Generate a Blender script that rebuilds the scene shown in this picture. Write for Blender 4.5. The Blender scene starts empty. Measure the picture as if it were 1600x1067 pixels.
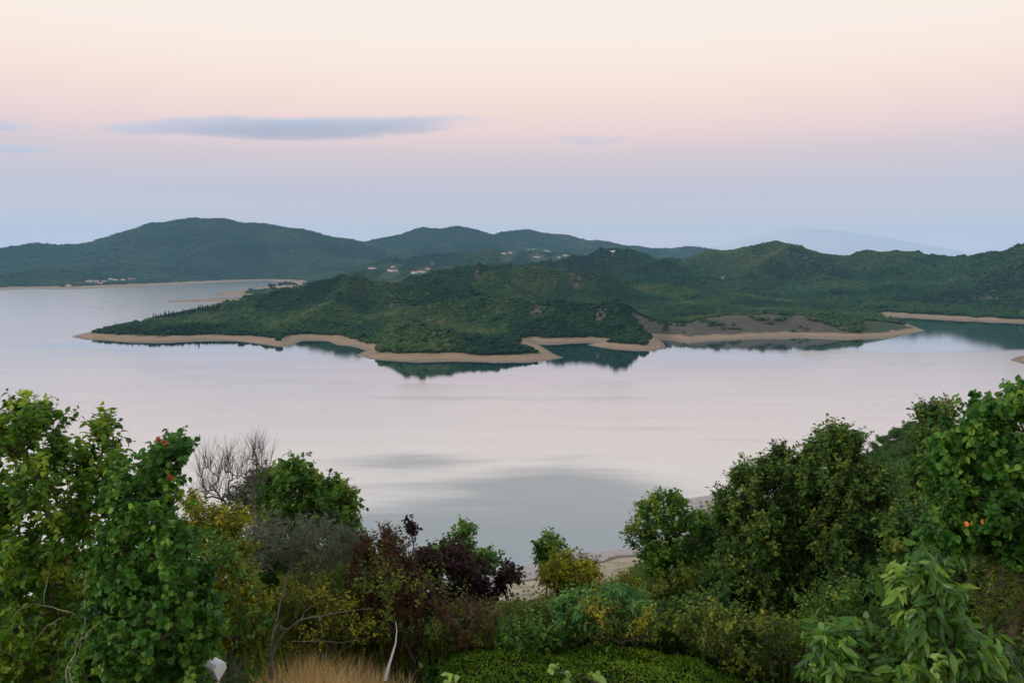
import bpy, math, random
import numpy as np
from math import radians

# ------------------------------------------------------------------ camera
SC = bpy.context.scene
COL = SC.collection
EYE = 120.0                      # metres above the lake
FPX = 1250.0                     # focal length in photo pixels (1600 wide)
HORY = 412.0                     # image row of the horizon
PITCH = math.atan((533.5 - HORY) / FPX)
cam_d = bpy.data.cameras.new('camera')
cam_d.sensor_width = 36.0
cam_d.lens = 36.0 * FPX / 1600.0
cam_d.clip_start = 0.1
cam_d.clip_end = 120000.0
cam = bpy.data.objects.new('camera', cam_d)
COL.objects.link(cam)
cam.location = (0, 0, EYE)
cam.rotation_euler = (math.pi / 2 - PITCH, 0, 0)
SC.camera = cam

# ------------------------------------------------------------------ sky, sun, exposure
SUN_EL, SUN_AZ = radians(18), radians(252)     # low in the west, behind the camera (0 = +Y, clockwise)
W = bpy.data.worlds.new('World')
SC.world = W
W.use_nodes = True
nt = W.node_tree
for n in list(nt.nodes):
    nt.nodes.remove(n)
def srgb(r, g, b):
    def f(c):
        c /= 255.0
        return c / 12.92 if c <= 0.04045 else ((c + 0.055) / 1.055) ** 2.4
    return (f(r), f(g), f(b), 1.0)
out = nt.nodes.new('ShaderNodeOutputWorld')
tc = nt.nodes.new('ShaderNodeTexCoord')
sep = nt.nodes.new('ShaderNodeSeparateXYZ')
nt.links.new(tc.outputs['Generated'], sep.inputs[0])
asn = nt.nodes.new('ShaderNodeMath'); asn.operation = 'ARCSINE'
nt.links.new(sep.outputs['Z'], asn.inputs[0])
dv = nt.nodes.new('ShaderNodeMath'); dv.operation = 'DIVIDE'; dv.inputs[1].default_value = math.pi / 2
nt.links.new(asn.outputs[0], dv.inputs[0])
mx = nt.nodes.new('ShaderNodeMath'); mx.operation = 'MAXIMUM'; mx.inputs[1].default_value = 0
nt.links.new(dv.outputs[0], mx.inputs[0])
sq = nt.nodes.new('ShaderNodeMath'); sq.operation = 'SQRT'
nt.links.new(mx.outputs[0], sq.inputs[0])
ramp = nt.nodes.new('ShaderNodeValToRGB')
SKY_GAIN = 1.12
SKY = [(0.0, (244, 208, 205)), (1.2, (244, 208, 205)), (2.75, (232, 201, 191)), (5.05, (213, 194, 198)), (7.3, (225, 200, 197)), (9.1, (247, 210, 201)), (10.85, (253, 220, 202)), (13.05, (255, 230, 212)), (15.6, (252, 235, 218)), (18.0, (247, 233, 225)), (28.0, (244, 238, 232)), (50.0, (214, 220, 230)), (90.0, (170, 192, 222))]
els = ramp.color_ramp.elements
while len(els) < len(SKY):
    els.new(0.5)
for e, (deg, c) in zip(els, SKY):
    e.position = math.sqrt(deg / 90.0)
    e.color = srgb(*c)
nt.links.new(sq.outputs[0], ramp.inputs[0])
bg1 = nt.nodes.new('ShaderNodeBackground'); bg1.inputs[1].default_value = 1.12
nt.links.new(ramp.outputs[0], bg1.inputs[0])
sky = nt.nodes.new('ShaderNodeTexSky')
sky.sky_type = 'NISHITA'
sky.sun_disc = False
sky.sun_elevation = SUN_EL
sky.sun_rotation = SUN_AZ
sky.altitude = 900
bg2 = nt.nodes.new('ShaderNodeBackground'); bg2.inputs[1].default_value = 0.008
nt.links.new(sky.outputs[0], bg2.inputs[0])
addw = nt.nodes.new('ShaderNodeAddShader')
nt.links.new(bg1.outputs[0], addw.inputs[0]); nt.links.new(bg2.outputs[0], addw.inputs[1])
nt.links.new(addw.outputs[0], out.inputs['Surface'])

sun_d = bpy.data.lights.new('sun', 'SUN')
sun_d.energy = 1.7
sun_d.angle = radians(14)
sun_d.color = (1.0, 0.93, 0.84)
sun = bpy.data.objects.new('sun', sun_d)
COL.objects.link(sun)
# light travels from azimuth SUN_AZ at elevation SUN_EL
_sd = np.array([math.sin(SUN_AZ) * math.cos(SUN_EL), math.cos(SUN_AZ) * math.cos(SUN_EL), math.sin(SUN_EL)])
from mathutils import Vector, Matrix
sun.rotation_euler = Vector(_sd).to_track_quat('Z', 'Y').to_euler()
sun.location = (-60, -120, 200)

vs = SC.view_settings
vs.view_transform = 'Standard'
vs.look = 'None'
vs.exposure = 0.0
vs.gamma = 1.0
vs.use_curve_mapping = False
cy = SC.cycles
cy.max_bounces = 6; cy.diffuse_bounces = 3; cy.glossy_bounces = 3; cy.transmission_bounces = 3
cy.transparent_max_bounces = 6; cy.volume_bounces = 1
cy.caustics_reflective = False; cy.caustics_refractive = False
cy.use_denoising = True

# ------------------------------------------------------------------ helpers
CT, ST = math.cos(PITCH), math.sin(PITCH)
def ray(px, py):
    px = np.asarray(px, float); py = np.asarray(py, float)
    cx = (px - 800.0) / FPX; cu = (533.5 - py) / FPX
    y = CT + cu * ST; z = -ST + cu * CT
    return cx / y, z / y                       # slope x/y and z/y
def at(px, py, d):
    sx, sz = ray(px, py)
    d = np.asarray(d, float)
    return np.stack(np.broadcast_arrays(sx * d, d, EYE + sz * d), -1)
def on_water(px, py):
    sx, sz = ray(px, py)
    d = -EYE / sz
    return (float(sx * d), float(d))

def _hash(ix, iy, seed):
    h = (ix.astype(np.int64) * 374761393 + iy.astype(np.int64) * 668265263 + seed * 1442695041) & 0x7fffffff
    h = ((h ^ (h >> 13)) * 1274126177) & 0x7fffffff
    return ((h ^ (h >> 16)) & 0xffff) / 65535.0
def vnoise(x, y, seed=0):
    ix = np.floor(x); iy = np.floor(y)
    fx = x - ix; fy = y - iy
    ux = fx * fx * fx * (fx * (fx * 6 - 15) + 10); uy = fy * fy * fy * (fy * (fy * 6 - 15) + 10)
    a = _hash(ix, iy, seed); b = _hash(ix + 1, iy, seed); c = _hash(ix, iy + 1, seed); d = _hash(ix + 1, iy + 1, seed)
    return (a + (b - a) * ux) * (1 - uy) + (c + (d - c) * ux) * uy - 0.5
def fbm(x, y, wl, octv=4, seed=0):
    t = 0; a = 1.0
    for o in range(octv):
        ca, sa = math.cos(o * 1.1 + .3), math.sin(o * 1.1 + .3)
        t = t + a * vnoise((x * ca - y * sa) / wl + 17.3 * o, (x * sa + y * ca) / wl - 9.1 * o, seed + o)
        a *= 0.5; wl *= 0.5
    return t                                    # about -1 .. 1
def ridged(x, y, wl, octv=3, seed=0):
    t = 0; a = 1.0
    for o in range(octv):
        t = t + a * (1 - np.abs(vnoise(x / wl + 5.7 * o, y / wl + 3.1 * o, seed + o)) * 4)
        a *= 0.5; wl *= 0.5
    return t

def tag(o, label=None, cat=None, group=None, kind=None):
    if label: o['label'] = label
    if cat: o['category'] = cat
    if group: o['group'] = group
    if kind: o['kind'] = kind
    return o
def empty(name, loc=(0, 0, 0), rz=0.0):
    o = bpy.data.objects.new(name, None)
    o.empty_display_size = 0.2
    o.location = loc; o.rotation_euler = (0, 0, rz)
    COL.objects.link(o)
    return o
def mesh_np(name, V, F, attrs=None, smooth=False):
    """V (n,3); F (m,k) equal-sized polygons; attrs {name: per-vertex floats}"""
    V = np.ascontiguousarray(V, np.float32); F = np.ascontiguousarray(F, np.int32)
    me = bpy.data.meshes.new(name)
    k = F.shape[1]
    me.vertices.add(len(V)); me.vertices.foreach_set('co', V.ravel())
    me.loops.add(F.size); me.loops.foreach_set('vertex_index', F.ravel())
    me.polygons.add(len(F))
    me.polygons.foreach_set('loop_start', np.arange(0, F.size, k, dtype=np.int32))
    me.polygons.foreach_set('loop_total', np.full(len(F), k, np.int32))
    if smooth:
        me.polygons.foreach_set('use_smooth', np.ones(len(F), bool))
    for an, av in (attrs or {}).items():
        a = me.attributes.new(an, 'FLOAT', 'POINT')
        a.data.foreach_set('value', np.ascontiguousarray(av, np.float32))
    me.update(calc_edges=True)
    me.validate()
    return me
def obj(name, me, mat=None, parent=None):
    o = bpy.data.objects.new(name, me)
    if mat is not None and not me.materials:
        me.materials.append(mat)
    COL.objects.link(o)
    if parent is not None:
        o.parent = parent
    return o

# ---- materials
class NB:
    """tiny node-tree builder"""
    def __init__(s, name):
        s.m = bpy.data.materials.new(name); s.m.use_nodes = True
        s.t = s.m.node_tree
        for n in list(s.t.nodes): s.t.nodes.remove(n)
        s.out = s.t.nodes.new('ShaderNodeOutputMaterial')
    def n(s, typ, **kw):
        nd = s.t.nodes.new('ShaderNode' + typ)
        for k, v in kw.items():
            if k in nd.inputs.keys(): nd.inputs[k].default_value = v
            else: setattr(nd, k, v)
        return nd
    def l(s, a, b): s.t.links.new(a, b)
    def math(s, op, a, b=None, clamp=False):
        nd = s.t.nodes.new('ShaderNodeMath'); nd.operation = op; nd.use_clamp = clamp
        for i, v in enumerate((a, b)):
            if v is None: continue
            if isinstance(v, (int, float)): nd.inputs[i].default_value = v
            else: s.l(v, nd.inputs[i])
        return nd.outputs[0]
    def maprange(s, v, a, b, c, d, smooth=True):
        nd = s.t.nodes.new('ShaderNodeMapRange')
        nd.interpolation_type = 'SMOOTHSTEP' if smooth else 'LINEAR'
        s.l(v, nd.inputs[0])
        for i, q in enumerate((a, b, c, d)): nd.inputs[i + 1].default_value = q
        return nd.outputs[0]
    def mix(s, f, a, b):
        nd = s.t.nodes.new('ShaderNodeMix'); nd.data_type = 'RGBA'
        if isinstance(f, (int, float)): nd.inputs[0].default_value = f
        else: s.l(f, nd.inputs[0])
        for i, v in ((6, a), (7, b)):
            if isinstance(v, tuple): nd.inputs[i].default_value = v if len(v) == 4 else (*v, 1)
            else: s.l(v, nd.inputs[i])
        return nd.outputs[2]
    def ramp(s, f, stops, interp='LINEAR'):
        nd = s.t.nodes.new('ShaderNodeValToRGB'); nd.color_ramp.interpolation = interp
        e = nd.color_ramp.elements
        while len(e) < len(stops): e.new(0.5)
        for q, (p, c) in zip(e, stops):
            q.position = p; q.color = (*c, 1)
        s.l(f, nd.inputs[0])
        return nd.outputs[0]
    def noise(s, vec, scale, detail=4, rough=0.55):
        nd = s.t.nodes.new('ShaderNodeTexNoise')
        nd.inputs['Scale'].default_value = scale; nd.inputs['Detail'].default_value = detail
        nd.inputs['Roughness'].default_value = rough
        if vec is not None: s.l(vec, nd.inputs['Vector'])
        return nd.outputs['Fac']
    def attr(s, name):
        nd = s.t.nodes.new('ShaderNodeAttribute'); nd.attribute_name = name
        return nd.outputs['Fac']
    def scalevec(s, vec, sc):
        nd = s.t.nodes.new('ShaderNodeMapping'); nd.inputs['Scale'].default_value = sc
        s.l(vec, nd.inputs['Vector'])
        return nd.outputs[0]
    def principled(s, col, rough=0.7, spec=0.3, normal=None):
        p = s.t.nodes.new('ShaderNodeBsdfPrincipled')
        if isinstance(col, tuple): p.inputs['Base Color'].default_value = (*col[:3], 1)
        else: s.l(col, p.inputs['Base Color'])
        if isinstance(rough, (int, float)): p.inputs['Roughness'].default_value = rough
        else: s.l(rough, p.inputs['Roughness'])
        p.inputs['Specular IOR Level'].default_value = spec
        if normal is not None: s.l(normal, p.inputs['Normal'])
        s.l(p.outputs[0], s.out.inputs[0])
        return p
    def bump(s, h, strength=0.5, dist=0.1):
        b = s.t.nodes.new('ShaderNodeBump'); b.inputs['Strength'].default_value = strength; b.inputs['Distance'].default_value = dist
        s.l(h, b.inputs['Height'])
        return b.outputs[0]

def leaf_mat(name, stops, trans=0.3, rough=0.5, spec=0.3, inst=False, gain=1.0):
    b = NB(name)
    stops = [(p, tuple(min(v * gain, 0.8) for v in c)) for p, c in stops]
    r = b.attr('rnd')
    if inst:
        ia = b.t.nodes.new('ShaderNodeAttribute'); ia.attribute_type = 'INSTANCER'; ia.attribute_name = 'tint'
        r = b.math('ADD', r, ia.outputs['Fac'])
    col = b.ramp(r, stops)
    p = b.principled(col, rough, spec)
    tr = b.t.nodes.new('ShaderNodeBsdfTranslucent')
    hs = b.t.nodes.new('ShaderNodeHueSaturation'); hs.inputs['Value'].default_value = 1.6; hs.inputs['Hue'].default_value = 0.485
    b.l(col, hs.inputs['Color']); b.l(hs.outputs[0], tr.inputs[0])
    mxs = b.t.nodes.new('ShaderNodeMixShader'); mxs.inputs[0].default_value = trans
    b.l(p.outputs[0], mxs.inputs[1]); b.l(tr.outputs[0], mxs.inputs[2])
    b.l(mxs.outputs[0], b.out.inputs[0])
    return b.m
def plain_mat(name, c1, c2, scale=4.0, rough=0.75, spec=0.25, bump=0.3):
    b = NB(name)
    g = b.n('TexCoord').outputs['Object']
    nz = b.noise(g, scale, 5)
    col = b.ramp(nz, [(0.3, c1), (0.7, c2)])
    b.principled(col, rough, spec, b.bump(nz, bump, 0.02))
    return b.m

# ------------------------------------------------------------------ land: shoreline and ridges
FRONT = [(111, 526), (135, 531), (150, 530), (175, 533.5), (236, 535), (304, 531.5), (354, 531.5), (398, 536.5), (435, 542), (456, 539.5), (472, 533),
         (480, 530.5), (500, 531), (512, 533), (526, 539), (548, 541), (562, 545), (572, 548), (557, 554), (578, 561), (635, 564.5), (702, 563), (770, 566),
         (837, 565), (864, 562), (881, 559), (866, 553), (846, 541), (832, 534.5), (854, 536), (888, 535), (925, 533.5), (938, 534.5),
         (917, 539), (939, 543), (989, 546.5), (1020, 547.5), (1038, 545), (1040, 540), (1033, 533), (1028, 528),
         (1042, 529), (1052, 531), (1075, 533.5), (1131, 530.5), (1187, 527), (1262, 526), (1337, 528.5), (1394, 526), (1425, 521), (1446, 517), (1430, 510.5),
         (1410, 503), (1392, 496), (1380, 492.5), (1412, 494.5), (1487, 499), (1600, 504), (1700, 507)]
BACK_W = [(2100, 1700), (3800, 1500), (12500, 1500), (12500, 12500), (-12500, 12500), (-12500, 3200), (-5200, 3200)]
BACK = [(-150, 456), (0, 453.5), (40, 451.5), (67, 452), (111, 452), (125, 452), (150, 450.5), (219, 447.5), (304, 443.5), (388, 439.5), (415, 438.5), (428, 440.5),
        (437, 443.5), (422, 445.5), (400, 450.5), (380, 454), (338, 458), (336, 461.5), (380, 463.5), (360, 466.5), (258, 471.0), (270, 472.5), (355, 470.5), (345, 475), (290, 487), (235, 499), (180, 511), (135, 520), (118, 524)]
LAND = np.array([on_water(*p) for p in FRONT] + BACK_W + [on_water(*p) for p in BACK])
SPIT = np.array([on_water(*p) for p in [(1577, 562.5), (1590, 557), (1640, 551), (1800, 545), (1800, 585), (1640, 572), (1600, 569)]])

def sdist(x, y, poly):
    """signed distance to a polygon, positive inside"""
    x = np.asarray(x, float); y = np.asarray(y, float)
    sh = x.shape; x = x.ravel(); y = y.ravel()
    best = np.full(len(x), 1e18); ins = np.zeros(len(x), bool)
    n = len(poly)
    for i in range(n):
        ax, ay = poly[i]; bx, by = poly[(i + 1) % n]
        dx, dy = bx - ax, by - ay
        t = np.clip(((x - ax) * dx + (y - ay) * dy) / (dx * dx + dy * dy), 0, 1)
        d2 = (x - ax - t * dx) ** 2 + (y - ay - t * dy) ** 2
        np.minimum(best, d2, out=best)
        c = (ay > y) != (by > y)
        if dy != 0:
            ins ^= c & (x < ax + (y - ay) * dx / dy)
    d = np.sqrt(best)
    return np.where(ins, d, -d).reshape(sh)

# ridge lines: photo column, photo row, distance; width of the flank in metres; tree height taken off
RID = [
 # far mountain range
 (1500, 6, [(-260, 402, 6600), (-100, 394, 6600), (0, 388, 6700), (60, 380, 6800), (150, 376, 6900), (190, 364, 6950), (235, 348, 7000), (300, 340, 7000), (350, 342, 7000), (410, 349, 7000), (470, 358, 7050), (520, 370, 7200), (560, 378, 7400)]),
 (1300, 6, [(520, 376, 8200), (600, 371, 8200), (640, 361, 8200), (665, 355, 8200), (715, 353, 8200), (745, 359, 8200), (790, 372, 8200)]),
 (1300, 6, [(740, 372, 8800), (780, 363, 8800), (825, 358, 8800), (880, 366, 8800), (940, 376, 8800), (990, 384, 8900), (1040, 388, 9000), (1080, 385, 9000), (1110, 389, 9000), (1180, 398, 9000)]),
 (420, 4, [(100, 424, 5300), (160, 416, 5400), (200, 409, 5500), (240, 414, 5500), (330, 420, 5600)]),
 (420, 4, [(0, 428, 4700), (60, 420, 4900), (120, 424, 5000)]),
 (700, 4, [(330, 392, 6300), (380, 405, 5900), (430, 418, 5600)]),
 # village ridge
 (520, 4, [(530, 423, 5000), (570, 413, 4900), (610, 403, 4900), (660, 399, 5000), (705, 394, 5100), (770, 389, 5300), (830, 391, 5300), (900, 398, 5300), (960, 404, 5200)]),
 (350, 4, [(560, 424, 4200), (610, 421, 4100), (660, 422, 4000), (700, 416, 3900)]),
 # hill right of centre and its long spur down to the right
 (330, 5, [(800, 416, 3000), (851, 408, 3100), (898, 399, 3150), (935, 391, 3200), (956, 387, 3200), (979, 389, 3200), (1006, 395, 3150), (1040, 406, 3000), (1086, 430, 2800)]),
 (230, 5, [(880, 424, 2500), (930, 432, 2450), (990, 437, 2350), (1060, 446, 2250), (1130, 456, 2150), (1200, 468, 2050), (1270, 477, 1950), (1330, 484, 1850)]),
 # long right ridge
 (480, 5, [(1020, 404, 3900), (1049, 403, 3800), (1112, 390, 3700), (1161, 386, 3600), (1187, 381, 3550), (1215, 377, 3500), (1244, 383, 3450), (1270, 392, 3400), (1300, 398, 3350), (1337, 396, 3300), (1360, 391, 3250), (1379, 395, 3200), (1405, 392, 3150), (1427, 393, 3100), (1446, 398, 3050), (1469, 399, 3000), (1499, 401, 2900), (1525, 399, 2800), (1555, 394, 2700), (1600, 380, 2600), (1680, 362, 2500), (1800, 345, 2450)]),
 (230, 5, [(1225, 384, 3400), (1200, 404, 3100), (1165, 424, 2850), (1150, 434, 2700)]),
 (240, 5, [(1360, 396, 3200), (1380, 418, 2850), (1420, 440, 2500), (1490, 468, 2250), (1560, 478, 2150)]),
 (220, 5, [(1260, 408, 3050), (1290, 430, 2750), (1310, 452, 2500), (1330, 468, 2250)]),
 (220, 5, [(1440, 402, 3000), (1500, 426, 2650), (1570, 448, 2400), (1640, 462, 2250)]),
 # peninsula: back crest with the left knob
 (120, 5, [(150, 517, 1440), (200, 508, 1500), (240, 499, 1570), (300, 489, 1640), (350, 478, 1700)]),
 (170, 6, [(350, 478, 1700), (400, 462, 1750), (450, 448, 1800), (490, 438, 1830), (537, 427, 1850), (561, 427, 1850), (600, 437, 1850), (640, 441, 1860), (680, 432, 1950)]),
 (180, 6, [(640, 430, 2200), (689, 419, 2250), (716, 414, 2250), (750, 409, 2250), (794, 409, 2250), (824, 413, 2200), (851, 414, 2200), (892, 421, 2200), (950, 428, 2200)]),
 # middle knobs and spurs
 (110, 6, [(655, 449, 1700), (676, 441, 1720), (700, 443, 1700), (735, 446, 1640), (780, 455, 1580), (810, 463, 1520)]),
 (110, 6, [(760, 425, 2050), (790, 437, 1900), (800, 452, 1750)]),
 (100, 6, [(545, 432, 1800), (530, 452, 1620), (510, 475, 1480), (495, 500, 1360)]),
 (80, 6, [(400, 470, 1690), (390, 488, 1560), (380, 505, 1440)]),
 (100, 6, [(590, 440, 1800), (615, 462, 1600), (625, 480, 1450), (620, 492, 1330)]),
 # long front ridge running right to the second cape
 (115, 6, [(640, 480, 1500), (702, 466, 1480), (753, 462, 1460), (804, 463, 1430), (871, 467, 1400), (939, 469, 1370), (983, 474, 1330), (1014, 490, 1290), (1025, 512, 1270)]),
 (75, 6, [(870, 470, 1390), (850, 492, 1300), (830, 510, 1240)]),
 (75, 6, [(960, 474, 1350), (965, 496, 1270), (985, 512, 1220)]),
 # front cape
 (75, 6, [(560, 528, 1160), (590, 519, 1130), (618, 508, 1115), (652, 504, 1100), (686, 509, 1090), (736, 519, 1075), (787, 530, 1060), (837, 541, 1050), (856, 550, 1040)]),
 (80, 6, [(600, 492, 1330), (620, 500, 1220), (640, 504, 1120)]),
 # bank above the right-hand beach and its wooded cape
 (170, 4, [(1060, 505, 1385), (1090, 495, 1385), (1140, 489, 1400), (1200, 487, 1405), (1260, 489, 1405), (1310, 494, 1395), (1360, 500, 1395), (1400, 506, 1410), (1422, 512, 1425)]),
 (90, 5, [(1060, 480, 1700), (1100, 484, 1620), (1180, 486, 1580), (1260, 488, 1560)]),
]
RSEG = []; RPTS = []
for ri, (w, th, pts) in enumerate(RID):
    w *= 0.62 if pts[0][2] < 2300 else (0.72 if pts[0][2] < 4600 else 0.75)
    P = [at(p, q, d) for p, q, d in pts]
    P = [np.array([v[0], v[1], v[2] - th]) for v in P]
    base = len(RPTS)
    RPTS += P
    RSEG += [(base + i, base + i + 1, w) for i in range(len(P) - 1)]
RPTS = np.array(RPTS); RZ = np.maximum(RPTS[:, 2].copy(), 4.0)

def ridges(x, y, RZ):
    acc = np.zeros_like(x)
    for a, b, w in RSEG:
        ax, ay = RPTS[a, :2]; bx, by = RPTS[b, :2]
        dx, dy = bx - ax, by - ay
        t = np.clip(((x - ax) * dx + (y - ay) * dy) / (dx * dx + dy * dy), 0, 1)
        d2 = ((x - ax - t * dx) ** 2 + (y - ay - t * dy) ** 2) / (w * w)
        z = (RZ[a] + (RZ[b] - RZ[a]) * t) * (0.55 * np.exp(-(np.minimum(d2, 60) * 3.6) ** 0.62) + 0.45 / (1 + 0.8 * d2 + 0.3 * d2 * d2))
        z = np.where(d2 > 60, 0, z)
        acc += (z / 100.0) ** 7
    return acc ** (1 / 7.0) * 100.0
def land_h(x, y, RZ_=None):
    RZ_ = RZ if RZ_ is None else RZ_
    x = np.asarray(x, float); y = np.asarray(y, float)
    sd = sdist(x, y, LAND)
    sd = sd + fbm(x, y, 60, 4, 31) * 9 * np.clip(np.abs(sd) / 20, 0.1, 1)
    r = np.hypot(x, y)
    far = np.clip((r - 2200) / 1500, 0, 1)
    slope = 0.19 * (1 - far) + 0.03 * far
    bz = np.where(sd > 0, 10 * (1 - np.exp(-np.maximum(sd, 0) * slope / 10)), sd * 0.16)
    fac = 1 - np.exp(-(np.maximum(sd - 10 - 260 * far, 0) / (42 + 160 * far)) ** 1.3)
    R = ridges(x, y, RZ_)
    big = np.clip((r - 1300) / 5000, 0, 1)
    n = fbm(x, y, 190, 4, 3) * 0.45 + (ridged(x, y, 260, 3, 9) - 0.8) * 0.34
    n2 = (ridged(x, y, 900, 3, 19) - 0.8) * 0.6 + fbm(x, y, 800, 4, 13) * 0.3
    amp = np.minimum(R, 75) * 0.5
    gully = (ridged(x, y, 34, 2, 47) - 0.7) * 2.6 * np.clip(1 - np.abs(sd - 60) / 60, 0, 1) * (x > 250) * (x < 620) * (y < 1600)
    h = bz + fac * (R * 1.0 + gully + n * amp * (1 - big * 0.5) + n2 * big * np.minimum(R, 300) * 0.16)
    return h, sd
# settle ridge heights so the finished land passes through the crest points
for it in range(7):
    hh, ss = land_h(RPTS[:, 0], RPTS[:, 1])
    err = np.maximum(RPTS[:, 2], 4.0) - hh
    RZ = np.clip(RZ + 0.8 * err, 1.0, np.maximum(RPTS[:, 2], 4.0) * 1.35 + 3)

# bare ground marked in the photograph: (column, row, distance, radius across, radius along)
def hit(px, py, dmin=700.0, dmax=9500.0):
    ds = np.exp(np.linspace(math.log(dmin), math.log(dmax), 900))
    P = at(px, py, ds)
    h, _ = land_h(P[:, 0], P[:, 1])
    k = np.argmax(P[:, 2] <= h + 0.01)
    return P[k] if (P[:, 2] <= h + 0.01).any() else P[-1]
BARE = []
for px, py, rx, ry in [(752, 412, 38, 90), (1128, 438, 40, 110), (1110, 441, 25, 60), (957, 392, 26, 60), (900, 440, 28, 60), (835, 487, 30, 60), (615, 477, 22, 70), (600, 488, 22, 60),
                       (1035, 505, 36, 60), (1015, 520, 25, 60), (1045, 515, 28, 60), (400, 500, 26, 45), (330, 512, 20, 40), (270, 518, 22, 35), (940, 493, 20, 50), (480, 505, 18, 50),
                       (675, 412, 40, 120), (655, 421, 30, 70), (585, 419, 30, 70), (620, 424, 40, 80), (745, 430, 14, 40), (865, 435, 14, 50),
                       (800, 394, 60, 150), (838, 395, 50, 120), (815, 389, 60, 120), (850, 401, 50, 120), (1500, 470, 70, 130), (1560, 467, 90, 120), (1590, 470, 90, 120), (1385, 482, 45, 60), (1360, 480, 30, 50)]:
    p = hit(px, py)
    k_ = 1.0 if px in (1035, 1015, 1045) else 0.62
    BARE.append((p[0], p[1], rx * k_, ry * k_))
def bare_mask(x, y, sd):
    m = np.zeros_like(x)
    wob = 1 + 0.7 * fbm(x, y, 40, 3, 77)
    for bx, by, rx, ry in BARE:
        m = np.maximum(m, np.clip(1.5 - (((x - bx) / rx) ** 2 + ((y - by) / ry) ** 2) / wob, 0, 1))
    # the eroded bank behind the right-hand beach
    a = np.array(on_water(1070, 530)); b = np.array(on_water(1345, 527))
    inb = (x > a[0]) & (x < b[0] + 8) & (y > 1200) & (y < 1560)
    top = 104 + 40 * fbm(x, y, 70, 2, 41)
    top = np.where(x > b[0] - 60, top * np.clip((b[0] + 8 - x) / 68, 0, 1), top)
    m = np.maximum(m, np.where(inb & (sd < top), 1.0, 0.0))
    return m

# ------------------------------------------------------------------ land materials
def land_mat():
    b = NB('hill_ground')
    geo = b.n('NewGeometry')
    pos = geo.outputs['Position']
    z = b.n('SeparateXYZ'); b.l(pos, z.inputs[0])
    n1 = b.noise(pos, 0.03, 5)
    n2 = b.noise(pos, 0.15, 6, 0.65)
    n3 = b.noise(b.scalevec(pos, (0.02, 0.02, 1.6)), 1.0, 3)
    green = b.ramp(n2, [(0.3, (0.022, 0.04, 0.015)), (0.55, (0.045, 0.065, 0.022)), (0.8, (0.085, 0.085, 0.04))])
    soil = b.ramp(b.math('ADD', b.math('MULTIPLY', n2, 0.6), b.math('MULTIPLY', n3, 0.4)), [(0.3, (0.048, 0.046, 0.032)), (0.5, (0.088, 0.078, 0.058)), (0.72, (0.15, 0.125, 0.095))])
    sand = b.ramp(n3, [(0.25, (0.20, 0.145, 0.09)), (0.45, (0.34, 0.235, 0.14)), (0.55, (0.29, 0.205, 0.13)), (0.75, (0.45, 0.33, 0.21))])
    sand = b.mix(b.maprange(n1, 0.45, 0.7, 0, 0.6), sand, (0.40, 0.245, 0.135))
    # drowned-shore rings: pale and dark water marks by level
    zz = b.math('ADD', z.outputs[2], b.math('MULTIPLY', n2, 0.8))
    ring = b.math('SINE', b.math('MULTIPLY', zz, 5.2))
    sand = b.mix(b.maprange(ring, 0.0, 0.9, 0, 0.6), sand, (0.17, 0.13, 0.095))
    sand = b.mix(b.maprange(zz, 0.4, 2.2, 0.75, 0.0), sand, (0.15, 0.135, 0.11))
    top = b.math('ADD', b.math('MULTIPLY', n1, 6.0), 2.3)
    f = b.maprange(b.math('SUBTRACT', z.outputs[2], top), -0.7, 0.9, 0, 1)
    bare = b.maprange(b.math('ADD', b.attr('bare'), b.math('MULTIPLY', b.math('SUBTRACT', n2, 0.5), 0.9)), 0.35, 0.7, 0, 1)
    up = b.mix(bare, green, soil)
    pale = b.maprange(b.attr('pale'), 0.3, 0.7, 0, 1)
    up = b.mix(pale, up, (0.55, 0.47, 0.36))
    col = b.mix(f, sand, up)
    b.principled(col, 0.9, 0.15, b.bump(n2, 0.6, 1.5))
    return b.m
M_LAND = land_mat()

# ------------------------------------------------------------------ land sheet (polar grid), split into named pieces
NA, NR = 760, 430
th = np.linspace(radians(-43), radians(43), NA)
rr = np.exp(np.linspace(math.log(960), math.log(10500), NR))
TH, RR = np.meshgrid(th, rr)
GX, GY = RR * np.sin(TH), RR * np.cos(TH)
GH, GS = land_h(GX, GY)
GB = bare_mask(GX, GY, GS)
PALE = np.zeros_like(GX)
for px, py, rx, ry in [(752, 413, 20, 16), (957, 393, 12, 14), (1128, 438, 10, 30)]:
    p = hit(px, py)
    PALE = np.maximum(PALE, np.clip(1.4 - ((GX - p[0]) / rx) ** 2 - ((GY - p[1]) / ry) ** 2, 0, 1))
idx = np.arange(NA * NR).reshape(NR, NA)
Q = np.stack([idx[:-1, :-1], idx[:-1, 1:], idx[1:, 1:], idx[1:, :-1]], -1).reshape(-1, 4)
V = np.stack([GX, GY, GH], -1).reshape(-1, 3)
qz = V[Q][:, :, 2].max(1)
Q = Q[qz > -2.0]
qc = V[Q].mean(1); qr = np.hypot(qc[:, 0], qc[:, 1])
def zone_of(x, y):
    r = np.hypot(x, y)
    far = (r > 4500) | ((x < -0.18 * y) & (r > 2700))
    pen = (r < 2350) & ~(x > 0.44 * y) & ~far
    return np.where(far, 2, np.where(pen, 0, 1))
qzone = zone_of(qc[:, 0], qc[:, 1])
for zi, nm in enumerate(['peninsula', 'lakeside_hills', 'far_mountains']):
    q = Q[qzone == zi]
    u, inv = np.unique(q, return_inverse=True)
    me = mesh_np(nm, V[u], inv.reshape(-1, 4), {'bare': GB.ravel()[u], 'pale': PALE.ravel()[u]}, True)
    tag(obj(nm, me, M_LAND), kind='structure')

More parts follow.
